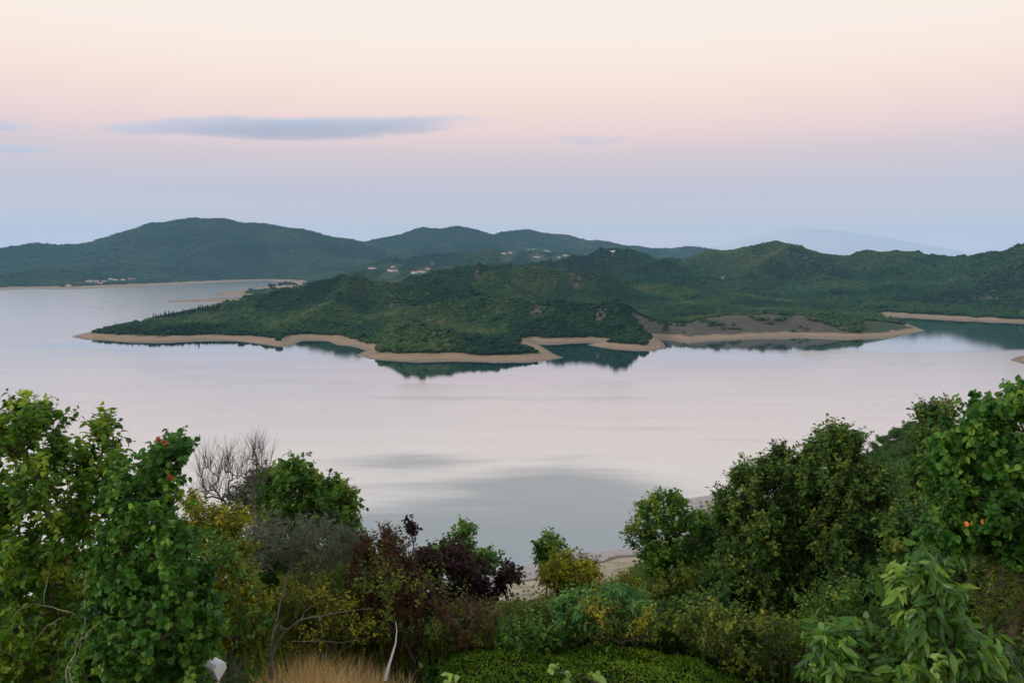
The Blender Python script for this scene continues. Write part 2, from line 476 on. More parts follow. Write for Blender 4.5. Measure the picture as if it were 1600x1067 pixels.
# sandbar at the right edge
gx, gy = np.meshgrid(np.linspace(560, 800, 90), np.linspace(860, 1180, 90))
sd = sdist(gx, gy, SPIT) + fbm(gx, gy, 30, 3, 5) * 2
sv = np.stack([gx, gy, np.where(sd > 0, 5 * (1 - np.exp(-sd * 0.03)), sd * 0.2)], -1).reshape(-1, 3)
si = np.arange(8100).reshape(90, 90)
sq_ = np.stack([si[:-1, :-1], si[:-1, 1:], si[1:, 1:], si[1:, :-1]], -1).reshape(-1, 4)
sq_ = sq_[sv[sq_][:, :, 2].max(1) > -1.5]
tag(obj('sandbar', mesh_np('sandbar', sv, sq_, {'bare': np.zeros(8100), 'pale': np.zeros(8100)}, True), M_LAND), kind='structure')

# pale far range on the right, beyond everything
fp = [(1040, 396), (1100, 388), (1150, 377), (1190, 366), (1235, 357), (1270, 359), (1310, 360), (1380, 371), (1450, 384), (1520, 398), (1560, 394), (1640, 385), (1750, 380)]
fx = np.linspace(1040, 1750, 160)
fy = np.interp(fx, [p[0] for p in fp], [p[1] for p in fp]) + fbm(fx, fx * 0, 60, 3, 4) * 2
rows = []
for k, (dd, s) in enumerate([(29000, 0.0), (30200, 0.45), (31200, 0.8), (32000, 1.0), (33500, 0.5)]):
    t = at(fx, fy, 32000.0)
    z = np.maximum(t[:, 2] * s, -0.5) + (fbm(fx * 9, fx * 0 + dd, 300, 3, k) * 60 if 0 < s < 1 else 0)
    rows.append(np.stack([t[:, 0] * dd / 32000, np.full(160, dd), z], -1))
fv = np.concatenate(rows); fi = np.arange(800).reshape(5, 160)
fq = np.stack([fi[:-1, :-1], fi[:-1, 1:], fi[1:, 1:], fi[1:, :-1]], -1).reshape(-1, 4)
tag(obj('distant_range', mesh_np('distant_range', fv, fq, None, True), plain_mat('haze_tinted_limestone', (0.74, 0.58, 0.53), (0.82, 0.65, 0.59), 0.002, 0.9, 0.1, 0.0)), kind='structure')  # limestone lightened towards the sky colour: part of the haze fade is painted in

# ------------------------------------------------------------------ lake
def lake_mat():
    b = NB('lake_water')
    pos = b.n('NewGeometry').outputs['Position']
    calm = b.attr('calm')
    # wind-brushed and calm patches
    p1 = b.noise(b.scalevec(pos, (0.0026, 0.0052, 0.0)), 1.0, 4, 0.5)
    p2 = b.noise(b.scalevec(pos, (0.004, 0.022, 0.0)), 1.0, 4, 0.6)
    pn = b.math('ADD', b.math('MULTIPLY', p1, 0.65), b.math('MULTIPLY', p2, 0.35))
    patch = b.maprange(b.math('SUBTRACT', pn, b.math('MULTIPLY', b.math('SUBTRACT', calm, 0.4), 0.6)), 0.40, 0.60, 0, 1)
    w1 = b.noise(b.scalevec(pos, (0.7, 1.1, 0.5)), 1.0, 3, 0.6)
    w2 = b.noise(b.scalevec(pos, (0.06, 0.2, 0.1)), 1.0, 3, 0.6)
    hgt = b.math('ADD', b.math('MULTIPLY', w1, 0.4), b.math('MULTIPLY', w2, 1.0))
    bm = b.t.nodes.new('ShaderNodeBump'); bm.inputs['Distance'].default_value = 1.0
    b.l(b.maprange(patch, 0, 1, 0.022, 0.09), bm.inputs['Strength']); b.l(hgt, bm.inputs['Height'])
    ruf = b.maprange(b.math('ADD', b.attr('ruffle'), b.math('ADD', b.math('MULTIPLY', b.math('SUBTRACT', p2, 0.5), 1.5), b.math('MULTIPLY', b.math('SUBTRACT', p1, 0.5), 0.9))), 0.05, 0.95, 0, 1)
    gl = b.n('BsdfGlossy')
    gl.inputs['Color'].default_value = (0.95, 0.95, 0.95, 1)
    b.l(b.maprange(patch, 0, 1, 0.03, 0.17), gl.inputs['Roughness']); b.l(bm.outputs[0], gl.inputs['Normal'])
    df = b.n('BsdfDiffuse')
    df.inputs['Color'].default_value = (0.012, 0.105, 0.14, 1)
    lw = b.n('LayerWeight'); lw.inputs['Blend'].default_value = 0.5
    # Facing output = 1 - cos(view angle): reflectance of slightly rippled water
    fr = b.ramp(lw.outputs['Facing'], [(0.0, (0.05,) * 3), (0.5, (0.3,) * 3), (0.60, (0.5,) * 3), (0.68, (0.66,) * 3), (0.75, (0.80,) * 3), (0.85, (0.87,) * 3), (0.93, (0.90,) * 3), (1.0, (0.95,) * 3)])
    ms = b.n('MixShader')
    p3 = b.noise(b.scalevec(pos, (0.0035, 0.035, 0.0)), 1.0, 5, 0.62)
    p4 = b.noise(b.scalevec(pos, (0.03, 0.14, 0.0)), 1.0, 3, 0.6)
    lane = b.math('ADD', b.math('MULTIPLY', p3, 0.75), b.math('MULTIPLY', p4, 0.25))
    fr = b.math('MULTIPLY', b.math('MULTIPLY', fr, b.maprange(ruf, 0, 1, 1.0, 0.56)), b.maprange(lane, 0.35, 0.65, 1.01, 0.97))
    b.l(fr, ms.inputs[0]); b.l(df.outputs[0], ms.inputs[1]); b.l(gl.outputs[0], ms.inputs[2])
    b.l(ms.outputs[0], b.out.inputs[0])
    return b.m
lth = np.linspace(radians(-60), radians(60), 420)
lrr = np.exp(np.linspace(math.log(60), math.log(12500), 420))
LT, LR = np.meshgrid(lth, lrr)
LX, LY = LR * np.sin(LT), LR * np.cos(LT)
_sd = -sdist(LX, LY, LAND)
# sheltered water: the coves of the peninsula and the strip before its front
front = np.clip((LX + 900) / 500, 0, 1) * np.clip((LY - 700) / 150, 0, 1) * np.clip((2700 - LY) / 600, 0, 1)
calm = np.clip(1.3 - _sd / 230.0, 0, 1) * front
# wind-ruffled patches seen on the open water
ruffle = np.zeros_like(LX)
for pp, soft in [([(470, 722), (560, 712), (640, 704), (700, 712), (765, 722), (700, 738), (620, 748), (540, 740)], 10.0),
                 ([(440, 800), (560, 772), (700, 752), (800, 735), (880, 727), (960, 742), (1040, 762), (1090, 800), (1060, 870), (800, 905), (500, 915), (300, 930)], 13.0),
                 ([(880, 690), (1000, 668), (1200, 672), (1300, 690), (1150, 708), (980, 706)], 16.0),
                 ([(560, 640), (800, 618), (1000, 606), (1180, 600), (1000, 625), (760, 648)], 20.0),
                 ([(200, 470), (330, 462), (440, 446), (420, 452), (340, 472), (260, 482)], 120.0)]:
    sdr = sdist(LX, LY, np.array([on_water(*q) for q in pp]))
    ruffle = np.maximum(ruffle, np.clip(0.5 + sdr / (6.5 * soft), 0, 1) * {10.0: 0.72, 13.0: 0.95}.get(soft, 0.22))
li = np.arange(LX.size).reshape(LX.shape)
lq = np.stack([li[:-1, :-1], li[:-1, 1:], li[1:, 1:], li[1:, :-1]], -1).reshape(-1, 4)
tag(obj('lake', mesh_np('lake', np.stack([LX, LY, LX * 0], -1).reshape(-1, 3), lq, {'calm': calm.ravel(), 'ruffle': ruffle.ravel()}), lake_mat()), kind='structure')

# ------------------------------------------------------------------ forests on the far land (one mass each)
rng = np.random.default_rng(7)
def ico(sub):
    t = (1 + 5 ** .5) / 2
    v = [(-1, t, 0), (1, t, 0), (-1, -t, 0), (1, -t, 0), (0, -1, t), (0, 1, t), (0, -1, -t), (0, 1, -t), (t, 0, -1), (t, 0, 1), (-t, 0, -1), (-t, 0, 1)]
    f = [(0, 11, 5), (0, 5, 1), (0, 1, 7), (0, 7, 10), (0, 10, 11), (1, 5, 9), (5, 11, 4), (11, 10, 2), (10, 7, 6), (7, 1, 8), (3, 9, 4), (3, 4, 2), (3, 2, 6), (3, 6, 8), (3, 8, 9), (4, 9, 5), (2, 4, 11), (6, 2, 10), (8, 6, 7), (9, 8, 1)]
    v = [np.array(p) / np.linalg.norm(p) for p in v]
    for _ in range(sub):
        c = {}; nf = []
        def mid(a, b):
            k = (min(a, b), max(a, b))
            if k not in c:
                m = v[a] + v[b]; v.append(m / np.linalg.norm(m)); c[k] = len(v) - 1
            return c[k]
        for a, b_, d in f:
            x, y, z = mid(a, b_), mid(b_, d), mid(d, a)
            nf += [(a, x, z), (b_, y, x), (d, z, y), (x, y, z)]
        f = nf
    return np.array(v), np.array(f)
IV, IF = ico(2)
def crown_blob(seed, tall=1.0, cone=False):
    """unit-height far tree: lumpy crown of torn facets, base at z = 0"""
    g = np.random.default_rng(seed)
    Vs, Fs, n = [], [], 0
    if cone:
        for k in range(6):
            z0 = 0.12 + k * 0.14; r = 0.21 * (1 - k / 6.6)
            m = 11
            a = np.linspace(0, 2 * math.pi, m, endpoint=False) + g.uniform(0, 6)
            ring = np.stack([r * np.cos(a) * g.uniform(.7, 1.25, m), r * np.sin(a) * g.uniform(.7, 1.25, m), np.full(m, z0) + g.uniform(-.03, .03, m)], -1)
            Vs.append(np.concatenate([ring, [[0, 0, min(1.0, z0 + 0.3)]], [[0, 0, z0 + .03]]]))
            Fs += [(n + i, n + (i + 1) % m, n + m) for i in range(m)] + [(n + (i + 1) % m, n + i, n + m + 1) for i in range(m)]
            n += m + 2
        return np.concatenate(Vs), np.array(Fs)
    lobes = [(0, 0, 0.55, 0.42)] + [(g.normal(0, .22), g.normal(0, .22), g.uniform(.35, .75), g.uniform(.2, .32)) for _ in range(5)]
    for x, y, z, r in lobes:
        d = IV * (r * (1 + 0.22 * g.normal(size=(len(IV), 1)))) * np.array([1, 1, 0.85 * tall])
        Vs.append(d + np.array([x, y, z])); Fs.append(IF + n); n += len(IV)
    return np.concatenate(Vs), np.concatenate(Fs)
M_FAR = leaf_mat('far_foliage', [(0.0, (0.009, 0.036, 0.014)), (0.3, (0.020, 0.062, 0.018)), (0.55, (0.042, 0.090, 0.022)), (0.8, (0.080, 0.118, 0.03)), (1.0, (0.125, 0.13, 0.048))], 0.12, 0.7, 0.15, inst=True)
M_CONIFER = leaf_mat('conifer_foliage', [(0.0, (0.012, 0.03, 0.018)), (1.0, (0.025, 0.05, 0.026))], 0.1, 0.7, 0.15, inst=True)
PROTO = bpy.data.collections.new('far_tree_shapes')
for k in range(6):
    v, f = crown_blob(100 + k, 1.0 + 0.12 * (k % 3))
    me = mesh_np('far_tree_shape', v, f, {'rnd': np.full(len(v), 0.0)})
    me.materials.append(M_FAR)
    PROTO.objects.link(bpy.data.objects.new('a%d_far_tree_shape' % k, me))
v, f = crown_blob(321, cone=True)
me = mesh_np('conifer_shape', v, f, {'rnd': np.zeros(len(v))}); me.materials.append(M_CONIFER)
PROTO.objects.link(bpy.data.objects.new('b_conifer_shape', me))

def scatter_object(name, P, S, variant, label, cat, tint):
    me = bpy.data.meshes.new(name)
    me.vertices.add(len(P)); me.vertices.foreach_set('co', np.ascontiguousarray(P, np.float32).ravel())
    a = me.attributes.new('scl', 'FLOAT_VECTOR', 'POINT'); a.data.foreach_set('vector', np.ascontiguousarray(S, np.float32).ravel())
    a = me.attributes.new('rotz', 'FLOAT', 'POINT'); a.data.foreach_set('value', rng.uniform(0, 6.28, len(P)).astype(np.float32))
    a = me.attributes.new('variant', 'INT', 'POINT'); a.data.foreach_set('value', np.asarray(variant, np.int32))
    a = me.attributes.new('tint', 'FLOAT', 'POINT'); a.data.foreach_set('value', np.ascontiguousarray(tint, np.float32))
    o = bpy.data.objects.new(name, me); COL.objects.link(o)
    tag(o, label, cat, kind='stuff')
    g = bpy.data.node_groups.new(name + '_scatter', 'GeometryNodeTree')
    g.interface.new_socket('Geometry', in_out='INPUT', socket_type='NodeSocketGeometry')
    g.interface.new_socket('Geometry', in_out='OUTPUT', socket_type='NodeSocketGeometry')
    N = g.nodes.new; L = g.links.new
    gi, go = N('NodeGroupInput'), N('NodeGroupOutput')
    ci = N('GeometryNodeCollectionInfo'); ci.inputs['Collection'].default_value = PROTO
    ci.inputs['Separate Children'].default_value = True; ci.inputs['Reset Children'].default_value = True
    ip = N('GeometryNodeInstanceOnPoints'); ip.inputs['Pick Instance'].default_value = True
    def na(nm, ty):
        q = N('GeometryNodeInputNamedAttribute'); q.data_type = ty; q.inputs['Name'].default_value = nm
        return q.outputs['Attribute']
    cx = N('ShaderNodeCombineXYZ'); L(na('rotz', 'FLOAT'), cx.inputs[2])
    er = N('FunctionNodeEulerToRotation'); L(cx.outputs[0], er.inputs[0])
    L(gi.outputs[0], ip.inputs['Points']); L(ci.outputs[0], ip.inputs['Instance'])
    L(na('variant', 'INT'), ip.inputs['Instance Index']); L(er.outputs[0], ip.inputs['Rotation']); L(na('scl', 'FLOAT_VECTOR'), ip.inputs['Scale'])
    L(ip.outputs[0], go.inputs[0])
    md = o.modifiers.new('scatter', 'NODES'); md.node_group = g
    return o

def land_points(x0, x1, y0, y1, sp, zone):
    gx, gy = np.meshgrid(np.arange(x0, x1, sp), np.arange(y0, y1, sp))
    x = (gx + rng.uniform(-.48, .48, gx.shape) * sp).ravel(); y = (gy + rng.uniform(-.48, .48, gy.shape) * sp).ravel()
    k = (np.abs(x) < y * 0.74 + 60) & (zone_of(x, y) == zone) & (np.hypot(x, y) > 970) & (np.hypot(x, y) < 10300)
    x, y = x[k], y[k]
    # only what can face the camera: drop points far behind a crest
    h, sd = land_h(x, y)
    br = bare_mask(x, y, sd)
    k = (sd > 8) & (h > 5.5 + 2.6 * fbm(x, y, 25, 2, 8)) & ((br + fbm(x, y, 18, 2, 55) * 0.9 + rng.uniform(-.35, .35, len(x)) < 0.55) | ((rng.uniform(size=len(x)) < 0.16) & (sd > 45) & ((x < 250) | (x > 620) | (y > 1600))))
    return x[k], y[k], h[k]
def visible(x, y, h, marg):
    """coarse horizon test against the land grid, marg = extra height of trees"""
    ang = np.arctan2(x, y); r = np.hypot(x, y)
    slope = (GH + 4 - EYE) / RR
    run = np.maximum.accumulate(slope, 0)
    ai = np.clip(((ang - th[0]) / (th[-1] - th[0]) * (NA - 1)).round().astype(int), 0, NA - 1)
    ri = np.clip(np.searchsorted(rr, r) - 3, 0, NR - 1)
    return (h + marg - EYE) / r > run[ri, ai] - 0.001
HOUSES = [('left', 137, 441, 20), ('left', 142, 440, 26), ('left', 151, 440.5, 24), ('left', 164, 441, 36), ('left', 156, 443.5, 28), ('left', 173, 437, 20), ('left', 181, 438.5, 32), ('left', 206, 437.2, 42), ('left', 192, 438, 24), ('left', 107, 447, 20),
          ('mid', 579, 420, 30), ('mid', 584, 420.5, 24), ('mid', 610, 424, 40), ('mid', 617, 424, 30), ('mid', 614, 418, 22), ('mid', 648, 427, 34), ('mid', 655, 426, 30), ('mid', 662, 426, 24), ('mid', 668, 421, 26), ('mid', 632, 405, 20),
          ('high', 787, 397, 36), ('high', 797, 396, 30), ('high', 826, 391, 32), ('high', 833, 390, 26), ('high', 838, 403, 44), ('high', 852, 392, 32), ('high', 857, 393.5, 30), ('high', 872, 403.5, 36), ('high', 884, 400, 40), ('high', 845, 388, 24)]
HPOS = [hit(px, py) for _, px, py, _ in HOUSES]
for zi, (nm, sp, s0, s1, lab, ext) in enumerate([
        ('peninsula_forest', 4.1, 4.0, 6.6, 'dense green scrub oak forest covering the peninsula in the lake', (-1300, 1300, 970, 2400)),
        ('lakeside_forest', 6.8, 6.0, 9.6, 'dark green forest covering the long hills behind the peninsula', (-1000, 3400, 1500, 4600)),
        ('mountain_forest', 14.5, 10.0, 17.5, 'bluish green forest covering the far mountain range', (-6500, 7000, 2700, 10000))]):
    x, y, h = land_points(*ext, sp, zi)
    k = visible(x, y, h, 12 + 14 * (zi == 2))
    x, y, h = x[k], y[k], h[k]
    for p in HPOS:
        dy = y - p[1]
        k = ~(((x - p[0]) / 46) ** 2 + ((dy + 55) / 110) ** 2 < 1 + 1.1 * fbm(x, y, 45, 2, 17))
        x, y, h = x[k], y[k], h[k]
    dens = fbm(x, y, 120 if zi == 0 else 300, 3, 61)
    s = rng.uniform(s0, s1, len(x)) * (1 + 0.25 * np.clip(dens, -1, 1))
    S = np.stack([s * rng.uniform(.8, 1.15, len(x)), s * rng.uniform(.8, 1.15, len(x)), s * rng.uniform(.75, 1.1, len(x)) * (0.6 if zi == 2 else 0.85)], -1)
    S *= np.exp(rng.normal(0, 0.14, len(x)))[:, None]
    big_ = rng.uniform(size=len(x)) < 0.05
    S[big_] *= 1.45
    var = rng.integers(0, 6, len(x))
    # stands of dark conifers
    con = (fbm(x, y, 230, 3, 91) > 0.22) & (rng.uniform(size=len(x)) < 0.55)
    var[con] = 6
    S[con, 2] *= 1.35; S[con, :2] *= 1.25
    tint = np.clip(0.42 + 0.62 * fbm(x, y, 160 if zi == 0 else 420, 3, 61) + 0.35 * fbm(x, y, 45 if zi == 0 else 130, 2, 71) + rng.normal(0, 0.13, len(x)), 0, 1)
    scatter_object(nm, np.stack([x, y, h - 0.5], -1), S, var, lab, 'forest', tint)
    print(nm, len(x))

# ------------------------------------------------------------------ row of dark conifers along the back of the left point
v, f = crown_blob(77, cone=True)
con_me = mesh_np('conifer_crown', v, f, {'rnd': np.zeros(len(v))}); con_me.materials.append(M_CONIFER)
M_BARK = plain_mat('bark', (0.05, 0.04, 0.03), (0.13, 0.105, 0.08), 9.0)
a6 = np.linspace(0, 2 * math.pi, 6, endpoint=False)
tv = np.concatenate([np.stack([.03 * np.cos(a6), .03 * np.sin(a6), a6 * 0], -1), np.stack([.012 * np.cos(a6), .012 * np.sin(a6), a6 * 0 + .9], -1)])
con_tr = mesh_np('conifer_trunk', tv, np.array([(i, (i + 1) % 6, 6 + (i + 1) % 6, 6 + i) for i in range(6)])); con_tr.materials.append(M_BARK)
cpx = list(np.linspace(240, 346, 27))
ORD = ['first', 'second', 'third', 'fourth', 'fifth', 'sixth', 'seventh', 'eighth', 'ninth', 'tenth', 'eleventh', 'twelfth', 'thirteenth', 'fourteenth', 'fifteenth', 'sixteenth', 'seventeenth', 'eighteenth', 'nineteenth', 'twentieth', 'twenty-first', 'twenty-second', 'twenty-third', 'twenty-fourth', 'twenty-fifth', 'twenty-sixth', 'twenty-seventh']
for i, px in enumerate(cpx):
    px += rng.uniform(-1.6, 1.6)
    d = 1585 + (px - 240) * 1.25 + rng.uniform(-14, 14)
    X = float(ray(px, 490)[0]) * d
    h, _ = land_h(np.array([X]), np.array([d]))
    t = empty('conifer_tree', (X, d, float(h[0]) - 0.4), rng.uniform(0, 6))
    s = rng.uniform(12, 18)
    t.scale = (s * .85, s * .85, s)
    tag(t, 'dark pointed conifer on the left point of the peninsula, %s from the left' % ORD[i], 'conifer', 'row of dark conifers on the left point')
    obj('trunk', con_tr, None, t); obj('crown', con_me, None, t)

# ------------------------------------------------------------------ far villages
M_WALL = plain_mat('white_render', (0.68, 0.66, 0.62), (0.8, 0.78, 0.74), 0.6, 0.8, 0.2, 0.05)
M_ROOF = plain_mat('roof_tiles', (0.30, 0.11, 0.06), (0.42, 0.18, 0.10), 1.2, 0.8, 0.2, 0.2)
M_GLASS = plain_mat('dark_glass', (0.02, 0.025, 0.03), (0.05, 0.06, 0.07), 1.0, 0.2, 0.5, 0.0)
M_TENT = plain_mat('pale_sheet', (0.72, 0.72, 0.72), (0.82, 0.82, 0.8), 0.5, 0.6, 0.2, 0.05)
def boxv(x0, x1, y0, y1, z0, z1):
    return np.array([[x, y, z] for z in (z0, z1) for x, y in ((x0, y0), (x1, y0), (x1, y1), (x0, y1))], float)
BOXF = np.array([(0, 3, 2, 1), (4, 5, 6, 7), (0, 1, 5, 4), (1, 2, 6, 5), (2, 3, 7, 6), (3, 0, 4, 7)])
wall_me = mesh_np('house_wall', boxv(-.5, .5, -.5, .5, -.4, .55), BOXF); wall_me.materials.append(M_WALL)
rf = np.array([[-.56, -.58, .553], [.56, -.58, .553], [.56, .58, .553], [-.56, .58, .553], [-.56, 0, .86], [.56, 0, .86]])
roof_me = bpy.data.meshes.new('house_roof'); roof_me.from_pydata([tuple(p) for p in rf], [], [(0, 1, 5, 4), (2, 3, 4, 5), (0, 4, 3), (1, 2, 5), (0, 3, 2, 1)]); roof_me.materials.append(M_ROOF)
win_me = mesh_np('house_window', boxv(-.06, .06, -.01, .01, -.1, .1), BOXF); win_me.materials.append(M_GLASS)
def house(px, py, w, dep, hgt, label, group, rz=None, name='house'):
    p = hit(px, py)
    t = empty(name, (p[0], p[1], p[2]), rng.uniform(-.5, .5) if rz is None else rz)
    tag(t, label, 'house', group)
    t.scale = (w, dep, hgt)
    obj('wall', wall_me, None, t)
    obj('roof', roof_me, None, t)
    for xx in (-.28, 0.0, .28):
        o = obj('window', win_me, None, t); o.location = (xx, -.505, .25)
    return t
HLAB = {'left': ('tiny white house on the far left shore, %s from the left', 'houses on the far left shore'),
        'mid': ('white house in the village behind the peninsula, %s from the left', 'houses of the middle village'),
        'high': ('pale house of the high village on the bluish far slope, %s from the left', 'houses of the high village')}
for k_, px, py, w in HOUSES:
    rank = sorted(h_[1] for h_ in HOUSES if h_[0] == k_).index(px)
    house(px, py, w * 0.85, 14, 12, HLAB[k_][0] % ORD[rank], HLAB[k_][1])
house(792.6, 408.5, 7, 6, 9, 'single tiny white house on the wooded crest above the peninsula', None, 0.1, 'hilltop_house')
for i, (px, py, w) in enumerate([(404, 450, 20), (411, 449.5, 24), (418, 449, 22), (444, 447.5, 12), (466, 446, 9), (470, 446, 8), (497, 438.5, 14)]):
    house(px, py, w, 8, 5, 'low white shed on the sandy flat at the lake arm, %s from the left' % ORD[i], 'sheds on the sandy flat', 0.1, 'shed')
# round trees on the sandy flat
v, f = crown_blob(501); flat_me = mesh_np('flat_tree_crown', v, f, {'rnd': np.full(len(v), 0.1)}); flat_me.materials.append(M_CONIFER)
for i, (px, py, s) in enumerate([(392, 454, 14), (402, 450, 10), (423, 449.5, 24), (429, 448, 17), (438, 447, 24), (446, 446, 26), (453, 446, 24), (459, 446, 20), (464, 446, 12)]):
    p = hit(px, py)
    t = empty('round_tree', (p[0], p[1], p[2] - .5), rng.uniform(0, 6)); t.scale = (s * 1.1, s, s * .95)
    tag(t, 'dark round tree on the sandy flat at the lake arm, %s from the left' % ORD[i], 'tree', 'trees on the sandy flat')
    obj('trunk', con_tr, None, t); obj('crown', flat_me, None, t)

# ------------------------------------------------------------------ the near hillside
NEAR_PX = [(-700, 985), (-200, 965), (300, 942), (600, 918), (740, 905), (790, 893), (820, 882), (850, 874), (900, 863), (960, 856), (1000, 851.5), (1060, 838), (1085, 800), (1070, 786), (1066, 780), (1076, 775), (1120, 773),
           (1200, 765), (1290, 738), (1340, 716), (1450, 682), (1600, 655), (1800, 640), (2300, 640)]
NEARP = np.array([on_water(*p) for p in NEAR_PX] + [(1500, 500), (1500, -1500), (-1500, -1500), (-1500, 240)])
PRO_R = np.array([-1500, 0, 8, 14, 20, 40, 100, 200, 255, 300, 345, 420, 600])
PRO_Z = np.array([118.0, 115.3, 115.0, 113.2, 110.4, 99.5, 66, 25, 9.5, 5, 3, 1, 0.5])
def near_h(x, y):
    x = np.asarray(x, float); y = np.asarray(y, float)
    yy = y + 0.0 * x
    z = np.interp(yy, PRO_R, PRO_Z)
    # spur on the right that carries the wooded slope
    t = np.clip((y - 40) / 330, 0, 1)
    cxs = 22 + 150 * t
    sp = np.exp(-((x - cxs) / np.where(x > cxs, 150, 38 + 30 * t)) ** 2) * np.interp(y, [20, 60, 120, 220, 320, 420, 520], [0, 6, 20, 37, 48, 26, 2])
    z = z + sp
    near = np.clip((np.hypot(x, y) - 16) / 40, 0, 1)
    z = z + fbm(x, y, 30, 4, 23) * 2.2 * near + fbm(x, y, 3, 3, 24) * 0.12
    sd = sdist(x, y, NEARP)
    sd2 = sd + fbm(x, y, 22, 3, 29) * 2.0
    shore = np.where(sd2 > 0, np.where(sd2 < 14, sd2 * 0.05, 0.7 + np.clip(sd2 - 14, 0, 2) * 0.45 + np.maximum(sd2 - 16, 0) * 0.16 + np.maximum(sd2 - 45, 0) * 0.8), sd2 * 0.1)
    return np.minimum(z, shore), sd
def hillside_mat():
    b = NB('hillside_ground')
    pos = b.n('NewGeometry').outputs['Position']
    z = b.n('SeparateXYZ'); b.l(pos, z.inputs[0])
    n1 = b.noise(pos, 0.08, 5); n2 = b.noise(pos, 1.1, 6, 0.65); n3 = b.noise(b.scalevec(pos, (0.08, 0.2, 1.0)), 1.0, 5, 0.6)
    soil = b.ramp(n2, [(0.3, (0.03, 0.036, 0.014)), (0.5, (0.05, 0.055, 0.02)), (0.72, (0.11, 0.09, 0.045))])
    sand = b.ramp(n3, [(0.3, (0.20, 0.165, 0.115)), (0.5, (0.34, 0.275, 0.19)), (0.7, (0.45, 0.37, 0.26))])
    mud = b.ramp(n3, [(0.35, (0.20, 0.17, 0.16)), (0.5, (0.34, 0.29, 0.275)), (0.65, (0.26, 0.215, 0.20))])
    edge = b.maprange(z.outputs[2], 0.65, 0.8, 0, 1); edge2 = b.maprange(z.outputs[2], 1.2, 1.6, 1, 0)
    sand = b.mix(b.math('MULTIPLY', edge2, 0.8), sand, (0.09, 0.07, 0.05))
    low = b.mix(edge, mud, sand)
    f = b.maprange(b.math('ADD', z.outputs[2], b.math('MULTIPLY', n1, 6.0)), 12.0, 17.0, 0, 1)
    col = b.mix(f, low, soil)
    rough = b.maprange(edge, 0, 1, 0.35, 0.9)
    b.principled(col, rough, 0.3, b.bump(n2, 0.5, 0.15))
    return b.m
M_HILL = hillside_mat()
na, nr = 420, 240
hth = np.linspace(-math.pi, math.pi, na); hth = np.sign(hth) * np.abs(hth / math.pi) ** 1.5 * math.pi
hrr = np.exp(np.linspace(math.log(0.6), math.log(1400), nr))
HT, HR = np.meshgrid(hth, hrr)
HX, HY = HR * np.sin(HT), HR * np.cos(HT)
HZ, HS = near_h(HX, HY)
hi = np.arange(na * nr).reshape(nr, na)
hq = np.stack([hi[:-1, :-1], hi[:-1, 1:], hi[1:, 1:], hi[1:, :-1]], -1).reshape(-1, 4)
hv = np.stack([HX, HY, HZ], -1).reshape(-1, 3)
hq = hq[hv[hq][:, :, 2].max(1) > -1.2]
tag(obj('hillside', mesh_np('hillside', hv, hq, None, True), M_HILL), kind='structure')
def ground(x, y):
    return float(near_h(np.array([x]), np.array([y]))[0][0])

# ------------------------------------------------------------------ plant builder
def leaf_shape(kind):
    """unit leaf along +Y, normal +Z"""
    if kind == 'ovate':   rows = [(0.10, .16), (0.32, .30), (0.58, .27), (0.82, .12)]
    elif kind == 'round': rows = [(0.0, .20), (0.18, .46), (0.50, .50), (0.80, .30)]
    elif kind == 'lance': rows = [(0.12, .10), (0.38, .17), (0.65, .14), (0.86, .06)]
    elif kind == 'oak':   rows = [(0.2, .12), (0.45, .30), (0.62, .17), (0.8, .27)]
    elif kind == 'small': rows = [(0.45, .27)]
    elif kind == 'slim':  rows = [(0.45, .11)]
    elif kind == 'mid':   rows = [(0.3, .30), (0.68, .24)]
    V = [(0, 0, 0)]
    for t, w in rows:
        fold = 0.35 * w
        c = -0.22 * t * t
        V += [(-w, t, c + fold), (0, t, c), (w, t, c + fold)]
    V.append((0, 1, -0.24))
    n = len(rows)
    F = [(0, 2, 1), (0, 3, 2)]
    for i in range(n - 1):
        a = 1 + 3 * i; b_ = a + 3
        F += [(a, a + 1, b_ + 1), (a, b_ + 1, b_), (a + 1, a + 2, b_ + 2), (a + 1, b_ + 2, b_ + 1)]
    a = 1 + 3 * (n - 1)
    F += [(a, a + 1, a + 3), (a + 1, a + 2, a + 3)]
    return np.array(V, float), np.array(F)
LEAF = {k: leaf_shape(k) for k in ('ovate', 'round', 'lance', 'oak', 'small', 'slim', 'mid')}
def norm(v):
    return v / np.maximum(np.linalg.norm(v, axis=-1, keepdims=True), 1e-9)
def leaf_frames(D, N):
    Y = norm(D); Z = norm(N - (N * Y).sum(-1, keepdims=True) * Y); X = np.cross(Y, Z)
    return X, Y, Z
def leaves_mesh(name, kind, P, D, N, S, R):
    LV, LF = LEAF[kind]
    X, Y, Z = leaf_frames(D, N)
    S = S[:, None, None]
    V = P[:, None, :] + S * (X[:, None, :] * LV[None, :, 0:1] + Y[:, None, :] * LV[None, :, 1:2] + Z[:, None, :] * LV[None, :, 2:3])
    F = LF[None] + (np.arange(len(P)) * len(LV))[:, None, None]
    return mesh_np(name, V.reshape(-1, 3), F.reshape(-1, 3), {'rnd': np.repeat(R, len(LV))})
